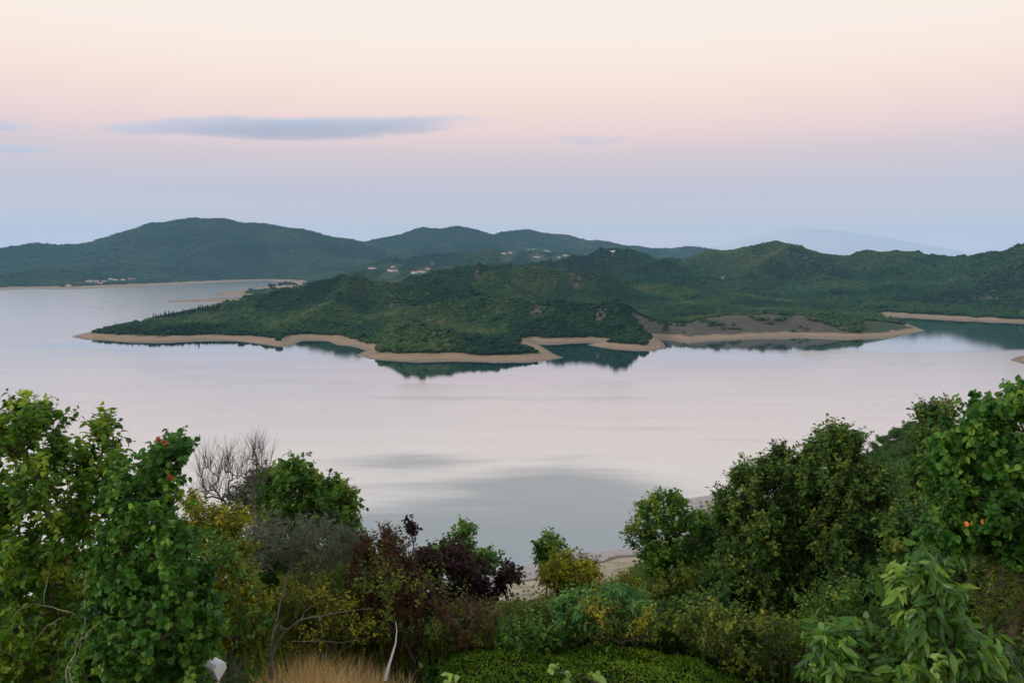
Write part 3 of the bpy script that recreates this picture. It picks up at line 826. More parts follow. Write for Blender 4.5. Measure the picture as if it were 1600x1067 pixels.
def tubes_mesh(name, A, B, ra, rb, k=5):
    """one frustum per segment"""
    Y = norm(B - A)
    up = np.where(np.abs(Y[:, 2:3]) > 0.9, np.array([[1.0, 0, 0]]), np.array([[0, 0, 1.0]]))
    X = norm(np.cross(Y, up)); Z = np.cross(X, Y)
    a = np.linspace(0, 2 * math.pi, k, endpoint=False)
    ring = X[:, None, :] * np.cos(a)[None, :, None] + Z[:, None, :] * np.sin(a)[None, :, None]
    V = np.concatenate([A[:, None] + ring * ra[:, None, None], B[:, None] + ring * rb[:, None, None]], 1)
    i = np.arange(k); j = (i + 1) % k
    F = np.stack([i, i + k, j + k, j], -1)[None] + (np.arange(len(A)) * 2 * k)[:, None, None]
    return mesh_np(name, V.reshape(-1, 3), F.reshape(-1, 4), None, True)
def poly_sample(poly, n, g):
    poly = np.array(poly, float)
    lo, hi = poly.min(0), poly.max(0)
    out = np.zeros((0, 2))
    while len(out) < n:
        q = g.uniform(lo, hi, (n * 3, 2))
        q = q[sdist(q[:, 0], q[:, 1], poly) > 0]
        out = np.concatenate([out, q])
    out = out[:n]
    # bunch the twigs into boughs so that the crown is uneven
    nb = max(3, n // 9)
    cen = out[g.integers(0, n, nb)]
    j = np.argmin(((out[:, None] - cen[None]) ** 2).sum(-1), 1)
    pull = g.uniform(0.0, 0.5, (n, 1))
    out = out + (cen[j] - out) * pull
    e = sdist(out[:, 0], out[:, 1], poly)
    return out, e
def grow(base, entry, T, g, wig=0.12):
    """branch skeleton reaching every target: nodes, parents"""
    P = [np.array(base, float)]; par = [-1]
    base = P[0]; entry = np.array(entry, float)
    nseg = 4
    for i in range(1, nseg + 1):
        t = i / nseg
        p = base + (entry - base) * t + g.normal(0, wig * 0.25 * np.linalg.norm(entry - base) * t * (1 - t), 3)
        P.append(p); par.append(len(P) - 2)
    order = np.argsort(np.linalg.norm(T - entry, axis=1))
    arr = np.zeros((len(P) + 3 * len(T), 3)); arr[:len(P)] = P
    n = len(P); tips = []
    for ti in order:
        t = T[ti]
        q = arr[1:n]
        v = t - q; d = np.linalg.norm(v, axis=1)
        w = q - base; cosang = (v * w).sum(1) / np.maximum(d * np.linalg.norm(w, axis=1), 1e-6)
        cost = d * (1.0 + 0.55 * (1 - cosang))
        k = int(np.argmin(cost)) + 1
        L = d[k - 1]
        m = (arr[k] + t) / 2 + g.normal(0, wig * L, 3) + np.array([0, 0, 0.06 * L])
        arr[n] = m; par.append(k); arr[n + 1] = t; par.append(n); tips.append(n + 1)
        n += 2
    return arr[:n].copy(), np.array(par), np.array(tips)
def radii(P, par, tips, rtip, expo=2.4, rmax=9):
    r = np.zeros(len(P)); r[tips] = rtip ** expo
    for i in range(len(P) - 1, 0, -1):
        if r[i] == 0: r[i] = rtip ** expo
        r[par[i]] += r[i]
    return np.minimum(r ** (1 / expo), rmax)
SINGLE = {}
def plant(name, label, cat, poly, depth, thick, mat, bark, kind, leaf, ntw, nsh, shlen, nlf, base_px=None, droop=0.25, up=0.7, seed=1, group=None,
          rtip=0.004, twig_frac=1.0, upshoot=0.5, singles=0, entry_f=0.35, leafvar=0.45, base_lift=0.0, rmax=0.12, extra=()):
    g = np.random.default_rng(seed)
    px, e = poly_sample(poly, ntw, g)
    em = max(e.max(), 1e-6)
    off = thick * np.sqrt(np.clip(e / em, 0.02, 1)) * g.uniform(-1, 1, ntw)
    px[:, 1] += 0.5 * upshoot * shlen * FPX / depth          # leafy shoots rise above their twig ends
    T = at(px[:, 0], px[:, 1], depth + off)
    pa = np.array(poly, float)
    cxp = pa[:, 0].mean() if base_px is None else base_px
    bx = float(ray(cxp, 900)[0]) * depth
    gz = ground(bx, depth)
    base = np.array([bx, depth, gz - 0.05 + base_lift])
    for j, (ex, ey) in enumerate(extra):
        T[j] = at(ex, ey + 0.9 * shlen * FPX / depth, depth + thick * g.uniform(-.3, .3))
    T[:, 2] = np.maximum(T[:, 2], near_h(T[:, 0], T[:, 1])[0] + 0.06)
    c = T.mean(0); entry = base + (c - base) * entry_f
    entry[2] = max(entry[2], base[2] + 0.15)
    P, par, tips = grow(base, entry, T, g)
    r = radii(P, par, tips, rtip, rmax=rmax)
    root = empty(name, tuple(base))
    tag(root, label, cat, group)
    o3 = base
    A = P[par[1:]]; B = P[1:]
    # leafy shoots at every tip
    tipP = P[tips]; tipD = norm(tipP - P[par[tips]])
    nS = ntw * nsh
    sP = np.repeat(tipP, nsh, 0); bd = np.repeat(tipD, nsh, 0)
    outw = norm(sP - (entry + np.array([0, 0, 0.0])))
    sD = norm(bd * 0.5 + outw * 0.5 + g.normal(0, 0.65, (nS, 3)) + np.array([0, 0, upshoot]))
    sL = shlen * g.uniform(0.5, 1.35, nS)
    start = sP - np.repeat(tipP - P[par[tips]], nsh, 0) * g.uniform(0, 0.9, (nS, 1))
    end = start + sD * sL[:, None]
    # slight arch
    mid = (start + end) / 2 + np.array([0, 0, 1.0]) * (0.10 * sL)[:, None]
    keep = g.uniform(size=nS) < twig_frac
    AA = np.concatenate([A, start[keep], mid[keep]]); BB = np.concatenate([B, mid[keep], end[keep]])
    ra = np.concatenate([r[par[1:]], np.full(keep.sum(), rtip * .7), np.full(keep.sum(), rtip * .5)])
    rb = np.concatenate([r[1:], np.full(keep.sum(), rtip * .5), np.full(keep.sum(), rtip * .2)])
    ra[:len(A)] = np.minimum(ra[:len(A)], rb[:len(A)] * 1.6)
    tm = tubes_mesh('trunk', AA - o3, BB - o3, ra, rb)
    tm.materials.append(bark)
    obj('trunk', tm, None, root)
    if nlf > 0:
        t = np.tile((np.arange(nlf) + 0.6) / nlf, nS); t = np.clip(t + g.normal(0, .05, len(t)), 0.05, 1)
        s3 = np.repeat(start, nlf, 0); m3 = np.repeat(mid, nlf, 0); e3 = np.repeat(end, nlf, 0); tt = t[:, None]
        LP = s3 * (1 - tt) ** 2 + 2 * m3 * tt * (1 - tt) + e3 * tt ** 2
        ax = norm(e3 - s3)
        side = norm(np.cross(ax, g.normal(0, 1, ax.shape)))
        LD = norm(side * 0.9 + ax * 0.55 + np.array([0, 0, -droop]) + g.normal(0, .2, ax.shape))
        LN = norm(np.array([0, 0, up]) + g.normal(0, .45, ax.shape) + 0.25 * norm(LP - c))
        LS = leaf * g.uniform(1 - leafvar, 1 + leafvar, len(LP)) * (1 - 0.25 * np.abs(t - 0.5))
        tw = np.repeat(np.repeat(np.clip(g.normal(0.47, 0.27, ntw), 0, 1), nsh), nlf)
        LRn = np.clip(tw + g.normal(0, .16, len(LP)) + 0.10 * (t > .85), 0, 1)
        if singles:
            # the leaves that show largest stand as objects of their own
            dc = np.linalg.norm(LP - np.array([0, 0, EYE]), axis=1)
            vis = np.argsort(dc / LS)[:singles]
            sx = 800 + FPX * LP[vis, 0] / LP[vis, 1]
            rest = np.ones(len(LP), bool); rest[vis] = False
        else:
            rest = np.ones(len(LP), bool)
        cr = obj('crown', leaves_mesh('crown', kind, LP[rest] - o3, LD[rest], LN[rest], LS[rest], LRn[rest]), mat, root)
        if len(LP) > 300:
            cr['kind'] = 'stuff'
        if singles:
            meshes = []
            for q in range(5):
                LV, LF = LEAF[kind]
                me = mesh_np('leaf', LV, LF, {'rnd': np.full(len(LV), 0.15 + 0.18 * q)}); me.materials.append(mat)
                meshes.append(me)
            X, Y, Z = leaf_frames(LD[vis], LN[vis])
            for j, i in enumerate(vis):
                o = bpy.data.objects.new('leaf', meshes[int(np.clip((LRn[i] - 0.06) / 0.18, 0, 4))])
                COL.objects.link(o); o.parent = root
                s = LS[i]; p = LP[i] - o3
                o.matrix_local = Matrix(((X[j, 0] * s, Y[j, 0] * s, Z[j, 0] * s, p[0]), (X[j, 1] * s, Y[j, 1] * s, Z[j, 1] * s, p[1]), (X[j, 2] * s, Y[j, 2] * s, Z[j, 2] * s, p[2]), (0, 0, 0, 1)))
    return root, P, tips

# ---- foliage colours
G = lambda *st: list(st)
M_BROAD = leaf_mat('broad_leaf', [(0, (0.035, 0.105, 0.010)), (.4, (0.08, 0.185, 0.016)), (.75, (0.165, 0.285, 0.024)), (1, (0.33, 0.40, 0.05))], 0.45, 0.5, 0.25, gain=1.04)
M_ROUND = leaf_mat('round_leaf', [(0, (0.020, 0.080, 0.010)), (.45, (0.045, 0.145, 0.018)), (.8, (0.085, 0.215, 0.025)), (1, (0.18, 0.31, 0.04))], 0.4, 0.5, 0.25, gain=1.04)
M_OAK = leaf_mat('oak_leaf', [(0, (0.018, 0.05, 0.010)), (.4, (0.040, 0.095, 0.015)), (.75, (0.075, 0.14, 0.020)), (1, (0.15, 0.18, 0.03))], 0.25, 0.6, 0.15, gain=1.22)
M_OAKB = leaf_mat('oak_leaf_bright', [(0, (0.025, 0.075, 0.010)), (.4, (0.05, 0.13, 0.016)), (.75, (0.095, 0.185, 0.022)), (1, (0.18, 0.23, 0.035))], 0.3, 0.6, 0.15, gain=1.22)
M_YEL = leaf_mat('yellow_leaf', [(0, (0.05, 0.07, 0.006)), (.35, (0.12, 0.14, 0.010)), (.7, (0.22, 0.22, 0.014)), (1, (0.38, 0.34, 0.03))], 0.3, 0.6, 0.12, gain=1.22)
M_OLIVE = leaf_mat('olive_leaf', [(0, (0.035, 0.06, 0.008)), (.4, (0.075, 0.115, 0.012)), (.75, (0.135, 0.165, 0.018)), (1, (0.22, 0.23, 0.035))], 0.3, 0.6, 0.12, gain=1.22)
M_GREY = leaf_mat('grey_leaf', [(0, (0.045, 0.06, 0.035)), (.5, (0.085, 0.105, 0.06)), (1, (0.16, 0.175, 0.11))], 0.25, 0.6, 0.2)
M_RED = leaf_mat('red_leaf', [(0, (0.035, 0.018, 0.010)), (.35, (0.075, 0.032, 0.016)), (.7, (0.11, 0.055, 0.02)), (1, (0.10, 0.11, 0.025))], 0.3, 0.6, 0.12)
M_PLUM = leaf_mat('plum_leaf', [(0, (0.014, 0.007, 0.009)), (.45, (0.032, 0.014, 0.016)), (.8, (0.055, 0.024, 0.022)), (1, (0.06, 0.06, 0.02))], 0.25, 0.65, 0.1)
M_BLUEG = leaf_mat('blue_green_leaf', [(0, (0.02, 0.08, 0.016)), (.4, (0.046, 0.145, 0.028)), (.8, (0.09, 0.21, 0.045)), (1, (0.18, 0.30, 0.09))], 0.3, 0.55, 0.2, gain=1.22)
M_CHERRY = leaf_mat('cherry_leaf', [(0, (0.03, 0.085, 0.012)), (.4, (0.06, 0.15, 0.02)), (.75, (0.11, 0.22, 0.03)), (1, (0.22, 0.33, 0.05))], 0.4, 0.38, 0.45, gain=1.22)
M_HEDGE = leaf_mat('hedge_leaf', [(0, (0.038, 0.09, 0.006)), (.4, (0.085, 0.17, 0.011)), (.8, (0.155, 0.25, 0.018)), (1, (0.25, 0.33, 0.03))], 0.3, 0.6, 0.12, gain=1.22)
M_LIME = leaf_mat('lime_leaf', [(0, (0.14, 0.26, 0.04)), (.5, (0.24, 0.38, 0.07)), (1, (0.36, 0.48, 0.12))], 0.4, 0.4, 0.4)
M_DARK = leaf_mat('dark_shrub_leaf', [(0, (0.017, 0.05, 0.009)), (.45, (0.040, 0.095, 0.014)), (.8, (0.08, 0.145, 0.02)), (1, (0.16, 0.20, 0.03))], 0.25, 0.6, 0.15, gain=1.22)
M_STRAW = leaf_mat('dry_straw', [(0, (0.30, 0.18, 0.06)), (.5, (0.52, 0.35, 0.13)), (1, (0.68, 0.52, 0.25))], 0.3, 0.6, 0.2, gain=1.25)
M_TWIG = plain_mat('grey_twig', (0.10, 0.085, 0.07), (0.20, 0.175, 0.15), 14.0)
M_DTWIG = plain_mat('dark_twig', (0.045, 0.035, 0.03), (0.10, 0.08, 0.065), 14.0)
M_PALEW = plain_mat('weathered_wood', (0.24, 0.19, 0.15), (0.42, 0.35, 0.29), 16.0)
M_REDB = plain_mat('red_fruit', (0.35, 0.02, 0.015), (0.5, 0.05, 0.03), 30.0, 0.45, 0.4, 0.1)
M_ORANGE = plain_mat('orange_leaf', (0.55, 0.12, 0.02), (0.75, 0.26, 0.04), 30.0, 0.5, 0.3, 0.1)
M_WHITE = plain_mat('white_metal', (0.70, 0.71, 0.73), (0.8, 0.8, 0.82), 9.0, 0.4, 0.4, 0.02)
M_BLACK = plain_mat('black_metal', (0.012, 0.012, 0.013), (0.03, 0.03, 0.03), 9.0, 0.5, 0.4, 0.05)
M_BRASS = plain_mat('cream_plastic', (0.42, 0.36, 0.2), (0.55, 0.48, 0.28), 9.0, 0.5, 0.4, 0.05)
M_BTWIG = plain_mat('bare_twig', (0.06, 0.05, 0.043), (0.13, 0.11, 0.095), 14.0)

# ------------------------------------------------------------------ foreground plants, left to right
plant('broadleaf_tree', 'bright green broadleaf tree with upright top shoots at the far left edge', 'tree',
      [(-70, 660), (-20, 650), (14, 655), (20, 625), (45, 614), (66, 640), (95, 638), (108, 665), (112, 700), (132, 705), (140, 680), (150, 650), (168, 645), (165, 672), (185, 692), (198, 705), (180, 760), (160, 810), (150, 900), (140, 990), (120, 1090), (-70, 1090)],
      6.6, 0.75, M_BROAD, M_BARK, 'ovate', 0.060, 500, 5, 0.18, 8, base_px=70, droop=0.15, up=0.6, seed=11, extra=[(24, 616), (34, 612), (42, 608), (56, 614), (84, 628), (98, 634), (160, 640), (168, 636), (150, 660), (164, 650), (4, 645), (60, 625)], upshoot=0.55, rtip=0.003, singles=300, rmax=0.05)
r_, P_, t_ = plant('red_fruited_tree', 'green round leaved tree carrying red fruit clusters beside the left edge', 'tree',
      [(190, 735), (222, 725), (240, 705), (262, 700), (284, 688), (288, 695), (276, 712), (264, 735), (268, 758), (245, 772), (275, 784), (255, 800), (290, 825), (312, 835), (325, 880), (338, 905), (322, 925), (352, 945), (345, 985), (352, 1000), (325, 1015), (290, 1050), (270, 1090), (110, 1090), (130, 950), (150, 850), (165, 780)],
      6.0, 0.7, M_ROUND, M_BARK, 'round', 0.042, 500, 5, 0.16, 8, base_px=190, droop=0.55, up=0.45, seed=12, upshoot=0.25, rtip=0.003, singles=300, rmax=0.045, extra=[(289, 682), (284, 690), (276, 700), (268, 716), (262, 735), (272, 752), (248, 694), (240, 700)])
def ball_cluster(nm, lab, px, py, d, n, rad, size, mat, seed, parent):
    g = np.random.default_rng(seed)
    Vs, Fs = [], []
    bv, bf = ico(1)
    c = at(px, py, d)
    for k in range(n):
        p = g.normal(0, 1, 3); p = p / np.linalg.norm(p) * rad * g.uniform(.35, 1)
        Vs.append(bv * size * g.uniform(.7, 1.2) * np.array([1, 1, .8]) + p + c - np.array(parent.location)); Fs.append(bf + k * len(bv))
    o = obj(nm, mesh_np(nm, np.concatenate(Vs), np.concatenate(Fs), None, True), mat, parent)
    o['label'] = lab
for k, (px, py) in enumerate([(248, 687), (258, 692), (265, 746)]):
    ball_cluster('fruit_cluster', 'bunch of small red fruit at a branch end', px, py, 5.75, 10, 0.024, 0.009, M_REDB, 40 + k, r_)

# dead vine tangle at the foot of the left trees
# bare trees behind
plant('bare_tree', 'leafless grey tree with a wide fan of fine twigs behind the yellow shrub', 'bare tree',
      [(292, 748), (296, 722), (312, 706), (340, 692), (366, 688), (380, 702), (378, 740), (366, 762), (345, 778), (325, 768), (302, 758)],
      14.0, 0.7, M_OAK, M_BTWIG, 'small', 0.05, 85, 4, 0.45, 0, base_px=343, seed=21, rtip=0.0038, upshoot=0.9, entry_f=0.5, rmax=0.035)
plant('bare_tree', 'tall narrow leafless grey tree just right of the fan shaped bare tree', 'bare tree',
      [(382, 735), (380, 702), (376, 680), (392, 672), (408, 676), (422, 684), (428, 702), (420, 728), (408, 748), (398, 770), (392, 760)],
      13.6, 0.5, M_OAK, M_BTWIG, 'small', 0.05, 50, 4, 0.42, 0, base_px=394, seed=22, rtip=0.0038, upshoot=1.0, entry_f=0.55, rmax=0.035)
# dark green tree
plant('dense_tree', 'dense dark green tree with rounded crown behind the grey brush', 'tree',
      [(412, 742), (430, 726), (447, 732), (452, 718), (464, 716), (474, 736), (492, 742), (520, 752), (542, 762), (548, 780), (546, 802), (552, 820), (540, 838), (500, 834), (480, 838), (440, 826), (415, 806), (406, 775)],
      16.0, 1.0, M_OAKB, M_BARK, 'mid', 0.10, 240, 7, 0.30, 8, base_px=480, seed=23, rtip=0.006, upshoot=0.75, entry_f=0.7, droop=0.0, extra=[(430, 718), (447, 724), (453, 710), (464, 708), (476, 730), (498, 734), (520, 744), (544, 756), (552, 776), (552, 800), (556, 822), (412, 738)])
plant('leafy_tree', 'pale green loose tree between the bare trees and the dense dark tree', 'tree',
      [(345, 790), (360, 765), (385, 748), (405, 738), (430, 728), (432, 760), (425, 800), (430, 840), (390, 850), (350, 830)],
      17.0, 1.0, M_GREY, M_TWIG, 'mid', 0.085, 110, 5, 0.30, 7, base_px=390, seed=24, rtip=0.005, upshoot=0.5, entry_f=0.6)
# yellow shrub
plant('yellow_shrub', 'tall yellow green shrub beside the red fruited tree', 'shrub',
      [(262, 806), (284, 798), (298, 775), (303, 764), (312, 780), (330, 795), (358, 796), (388, 806), (384, 832), (398, 860), (384, 880), (405, 920), (424, 948), (408, 962), (392, 1000), (330, 1030), (318, 960), (325, 900), (308, 845), (272, 824)],
      10.5, 0.9, M_YEL, M_DTWIG, 'small', 0.052, 340, 7, 0.20, 10, base_px=350, seed=25, rtip=0.003, upshoot=0.5, rmax=0.04)
# grey brush with dead branches
plant('grey_brush', 'grey green half dead bush full of bare grey twigs', 'bush',
      [(385, 850), (400, 812), (430, 806), (460, 802), (500, 812), (530, 818), (548, 836), (548, 872), (535, 892), (500, 895), (470, 905), (430, 895), (400, 880)],
      12.5, 0.9, M_GREY, M_TWIG, 'slim', 0.085, 130, 5, 0.40, 9, base_px=455, seed=26, rtip=0.0032, upshoot=0.6, rmax=0.05)
def branch_thing(name, label, cat, paths, d, mat):
    """bare stems traced as tapering limbs; each path: list of (px, py), start radius"""
    b0 = at(paths[0][0][0][0], paths[0][0][0][1], d)
    t = empty(name, tuple(b0)); tag(t, label, cat)
    for pts, r0, dd in paths:
        q = np.array(pts, float); u = np.linspace(0, 1, len(q)); uu = np.linspace(0, 1, len(q) * 3)
        px_ = np.interp(uu, u, q[:, 0]); py_ = np.interp(uu, u, q[:, 1])
        P = at(px_, py_, d + dd * uu + 0.04 * np.sin(uu * 9 + r0 * 900)) + fbm(px_[:, None] * 7 + np.arange(3) * 50, py_[:, None] * 7 + 0 * np.arange(3), 90, 2, 5) * 0.02
        r = r0 * (1 - 0.8 * uu)
        obj('limb', tubes_mesh('limb', P[:-1] - b0, P[1:] - b0, r[:-1], r[1:], 7), mat, t)
branch_thing('dead_branch', 'pale dead forked branches leaning out above the dry grass', 'dead branch',
    [([(424, 1060), (424, 1030), (432, 1005), (448, 985), (470, 968), (488, 962), (498, 958)], 0.0204, -.3),
     ([(426, 1040), (424, 1010), (428, 985), (436, 972), (444, 966)], 0.0156, .3),
     ([(448, 985), (438, 975), (444, 990), (452, 996)], 0.0060, -.2), ([(470, 968), (478, 952), (490, 945)], 0.0072, .2),
     ([(455, 1002), (480, 1000), (530, 1002), (560, 1000), (566, 1012)], 0.0060, .3), ([(498, 962), (504, 990), (512, 1015)], 0.0048, -.2),
     ([(480, 965), (520, 958), (555, 952), (585, 950)], 0.0084, .4), ([(500, 1062), (508, 1040), (516, 1010), (520, 1000)], 0.0042, 0),
     ([(424, 1000), (436, 950), (448, 905), (456, 880)], 0.0096, .5)], 9.3, M_TWIG)
branch_thing('dry_vine', 'tangle of bare brown vine stems low in front of the left tree', 'vine',
    [([(104, 1067), (108, 1040), (118, 1015), (124, 1000), (136, 990), (150, 975), (160, 962)], 0.0054, -.1),
     ([(112, 1067), (110, 1045), (124, 1020), (128, 1005), (126, 990), (132, 975)], 0.0048, .1),
     ([(134, 966), (110, 955), (92, 954), (70, 945), (48, 946), (28, 955), (18, 966)], 0.0036, -.2), ([(70, 945), (72, 920), (76, 895), (80, 880)], 0.0024, .1),
     ([(96, 962), (72, 980), (56, 995), (50, 1010)], 0.0030, -.1), ([(86, 972), (84, 990), (80, 1010)], 0.0018, 0), ([(132, 975), (130, 950), (134, 920), (136, 890)], 0.0042, .1),
     ([(126, 1000), (112, 990), (104, 1000), (98, 1018)], 0.0024, -.1), ([(130, 995), (146, 980), (154, 965), (166, 960)], 0.0024, .1), ([(124, 1010), (118, 1002), (108, 1008)], 0.0024, -.1), ([(116, 1030), (106, 1036), (110, 1050)], 0.0024, 0)], 5.6, M_PALEW)

plant('olive_shrub', 'drooping olive green shrub right of the dead branches', 'shrub',
      [(432, 935), (440, 905), (480, 900), (520, 895), (548, 902), (575, 918), (588, 945), (598, 985), (578, 1015), (520, 1030), (455, 1015), (432, 970)],
      11.5, 0.9, M_OLIVE, M_DTWIG, 'slim', 0.075, 320, 7, 0.24, 10, base_px=520, seed=28, rtip=0.003, upshoot=0.2, droop=.5)
# reddish shrub and plum
plant('russet_shrub', 'russet brown shrub with a greenish top in the centre left', 'shrub',
      [(548, 885), (554, 855), (570, 842), (588, 832), (600, 826), (618, 836), (636, 852), (652, 880), (662, 950), (658, 1015), (630, 1035), (600, 1025), (575, 975), (555, 930)],
      11.0, 0.8, M_RED, M_DTWIG, 'small', 0.05, 300, 7, 0.22, 9, base_px=605, seed=29, rtip=0.003, upshoot=0.55)
plant('purple_plum_tree', 'dark purple leaved plum tree in front of the near beach', 'tree',
      [(606, 900), (622, 872), (642, 868), (656, 860), (682, 856), (702, 850), (722, 846), (734, 856), (740, 874), (760, 884), (778, 892), (800, 892), (806, 902), (788, 906), (778, 926), (760, 946), (730, 955), (700, 972), (660, 990), (622, 970), (604, 930)],
      12.5, 0.9, M_PLUM, M_DTWIG, 'mid', 0.075, 200, 6, 0.26, 8, base_px=665, seed=30, rtip=0.004, upshoot=0.45)
plant('plum_sprig', 'thin dark purple shoot standing clear against the water', 'sapling',
      [(640, 842), (632, 826), (640, 818), (650, 828), (648, 840)], 12.4, 0.15, M_PLUM, M_DTWIG, 'mid', 0.075, 8, 3, 0.14, 6, base_px=640, seed=31, rtip=0.004, entry_f=0.8, rmax=0.012)
plant('slender_tree', 'slender light green tree with one tall shoot behind the plum', 'tree',
      [(662, 892), (670, 858), (682, 850), (694, 862), (705, 838), (714, 836), (714, 816), (724, 808), (736, 812), (736, 828), (730, 848), (746, 856), (762, 856), (776, 866), (778, 880), (764, 890), (740, 896), (700, 905)],
      14.0, 0.7, M_OAKB, M_TWIG, 'mid', 0.08, 95, 4, 0.24, 8, base_px=720, seed=32, rtip=0.004, upshoot=0.6, entry_f=0.6, extra=[(722, 806), (730, 810), (738, 818), (726, 818), (724, 835), (708, 842), (680, 850), (776, 862), (764, 858)])
# centre
plant('yellow_tree', 'small tree of yellow hanging leaves in front of the sandy beach', 'tree',
      [(848, 905), (852, 882), (868, 868), (890, 860), (905, 866), (922, 878), (928, 896), (934, 922), (920, 936), (890, 938), (860, 925)],
      13.5, 0.6, M_YEL, M_DTWIG, 'small', 0.062, 120, 5, 0.26, 10, base_px=890, seed=33, rtip=0.003, upshoot=0.1, droop=.8, entry_f=.6)
plant('oak_sapling', 'small green oak sapling rising left of the yellow tree', 'tree',
      [(838, 858), (842, 848), (858, 840), (872, 842), (876, 852), (868, 866), (852, 886), (846, 872)], 14.5, 0.4, M_OAKB, M_TWIG, 'oak', 0.09, 34, 4, 0.22, 8, base_px=856, seed=34, rtip=0.004, entry_f=.75)
plant('yellow_green_shrub', 'loose yellow green shrub in the centre below the beach', 'shrub',
      [(690, 997), (715, 967), (750, 960), (775, 948), (800, 948), (830, 950), (852, 942), (872, 952), (878, 977), (885, 1007), (850, 1024), (800, 1030), (745, 1027), (700, 1022)],
      11.0, 0.9, M_OLIVE, M_DTWIG, 'small', 0.05, 320, 7, 0.24, 9, base_px=790, seed=35, rtip=0.003, upshoot=0.5)
plant('reedy_shrub', 'thin yellow green upright shrub left of the small oak', 'shrub',
      [(935, 943), (940, 916), (955, 900), (978, 890), (1000, 898), (1005, 923), (995, 953), (960, 963)], 14.0, 0.6, M_YEL, M_DTWIG, 'slim', 0.075, 70, 6, 0.30, 7, base_px=965, seed=36, rtip=0.003, upshoot=1.0)
plant('blue_green_bush', 'blue green bush with narrow shiny leaves in the centre', 'bush',
      [(862, 961), (880, 938), (900, 928), (930, 924), (950, 918), (980, 924), (1008, 934), (1030, 958), (1022, 994), (1000, 1011), (950, 1011), (900, 1004), (870, 988)],
      10.5, 0.8, M_BLUEG, M_DTWIG, 'lance', 0.085, 230, 5, 0.20, 8, base_px=945, seed=37, rtip=0.003, upshoot=0.5, droop=.4)
# oaks
plant('small_oak_tree', 'small airy oak with water showing through, left of the large oaks', 'tree',
      [(984, 824), (992, 802), (1006, 790), (1020, 776), (1032, 768), (1046, 772), (1062, 782), (1076, 794), (1098, 800), (1112, 814), (1116, 842), (1104, 872), (1088, 890), (1060, 908), (1032, 906), (1014, 892), (1008, 862), (1012, 842), (994, 838)],
      17.0, 1.1, M_OAKB, M_DTWIG, 'oak', 0.09, 190, 6, 0.30, 8, base_px=1046, droop=-0.1, up=0.8, seed=41, extra=[(984, 822), (992, 804), (1018, 776), (1032, 764), (1046, 768), (1064, 780), (1110, 812), (990, 834)], rtip=0.006, upshoot=0.5, entry_f=.6)
plant('large_oak_tree', 'large dark oak with ragged crown right of the small airy oak', 'tree',
      [(1124, 772), (1128, 760), (1142, 766), (1152, 732), (1166, 722), (1186, 718), (1206, 720), (1210, 698), (1226, 698), (1240, 712), (1252, 730), (1262, 780), (1270, 850), (1260, 930), (1235, 985), (1180, 1000), (1130, 985), (1100, 940), (1105, 900), (1128, 862), (1132, 832), (1114, 802)],
      14.5, 1.2, M_OAK, M_BARK, 'oak', 0.074, 720, 7, 0.30, 10, base_px=1190, droop=-0.1, up=0.8, seed=42, extra=[(1125, 762), (1150, 730), (1166, 716), (1190, 712), (1212, 692), (1226, 694), (1240, 706), (1140, 766), (1118, 790)], rtip=0.005, upshoot=0.75, entry_f=.5)
plant('tall_oak_tree', 'tallest dark oak with a pointed top in the right middle', 'tree',
      [(1246, 738), (1262, 716), (1264, 690), (1286, 688), (1286, 668), (1302, 658), (1316, 664), (1320, 680), (1342, 684), (1344, 696), (1330, 706), (1356, 728), (1386, 738), (1396, 768), (1392, 810), (1404, 860), (1396, 920), (1380, 985), (1330, 1010), (1270, 1000), (1258, 930), (1262, 850), (1252, 780)],
      14.0, 1.2, M_OAK, M_BARK, 'oak', 0.074, 760, 7, 0.30, 10, base_px=1310, droop=-0.1, up=0.8, seed=43, extra=[(1264, 690), (1284, 668), (1302, 654), (1316, 660), (1340, 682), (1300, 668), (1270, 700), (1352, 724), (1382, 736)], rtip=0.005, upshoot=0.8, entry_f=.5)
plant('dark_shrub', 'dark leafy shrub filling the foot of the large oaks', 'shrub',
      [(1010, 985), (1040, 945), (1080, 925), (1120, 930), (1160, 960), (1220, 970), (1270, 980), (1330, 990), (1390, 960), (1400, 1000), (1380, 1080), (1130, 1080), (1080, 1050), (1030, 1020)],
      11.0, 1.0, M_DARK, M_DTWIG, 'mid', 0.065, 480, 7, 0.24, 8, base_px=1200, seed=44, rtip=0.004, upshoot=0.5)
plant('far_oak_tree', 'oak showing its top between the tall oak and the right hand tree', 'tree',
      [(1412, 672), (1432, 652), (1438, 632), (1452, 626), (1464, 642), (1476, 628), (1484, 620), (1494, 630), (1498, 700), (1490, 760), (1450, 800), (1425, 790), (1420, 740), (1424, 690)],
      19.0, 1.2, M_OAK, M_BARK, 'oak', 0.105, 190, 6, 0.36, 8, base_px=1462, droop=-0.1, up=0.8, seed=45, rtip=0.006, upshoot=0.6, entry_f=.6)
r_, P_, t_ = plant('round_leaved_tree', 'round leaved green tree with a few orange leaves at the right edge', 'tree',
      [(1456, 700), (1460, 672), (1482, 658), (1506, 648), (1514, 626), (1524, 622), (1536, 632), (1548, 626), (1562, 632), (1575, 616), (1576, 594), (1584, 592), (1600, 606), (1640, 598), (1680, 700), (1680, 920), (1600, 895), (1545, 862), (1500, 866), (1455, 852), (1440, 842), (1470, 806), (1458, 772), (1458, 732)],
      7.2, 0.8, M_ROUND, M_BARK, 'round', 0.050, 460, 5, 0.17, 9, base_px=1600, droop=0.6, up=0.4, seed=46, upshoot=0.2, rtip=0.003, singles=300, rmax=0.05, entry_f=.5)
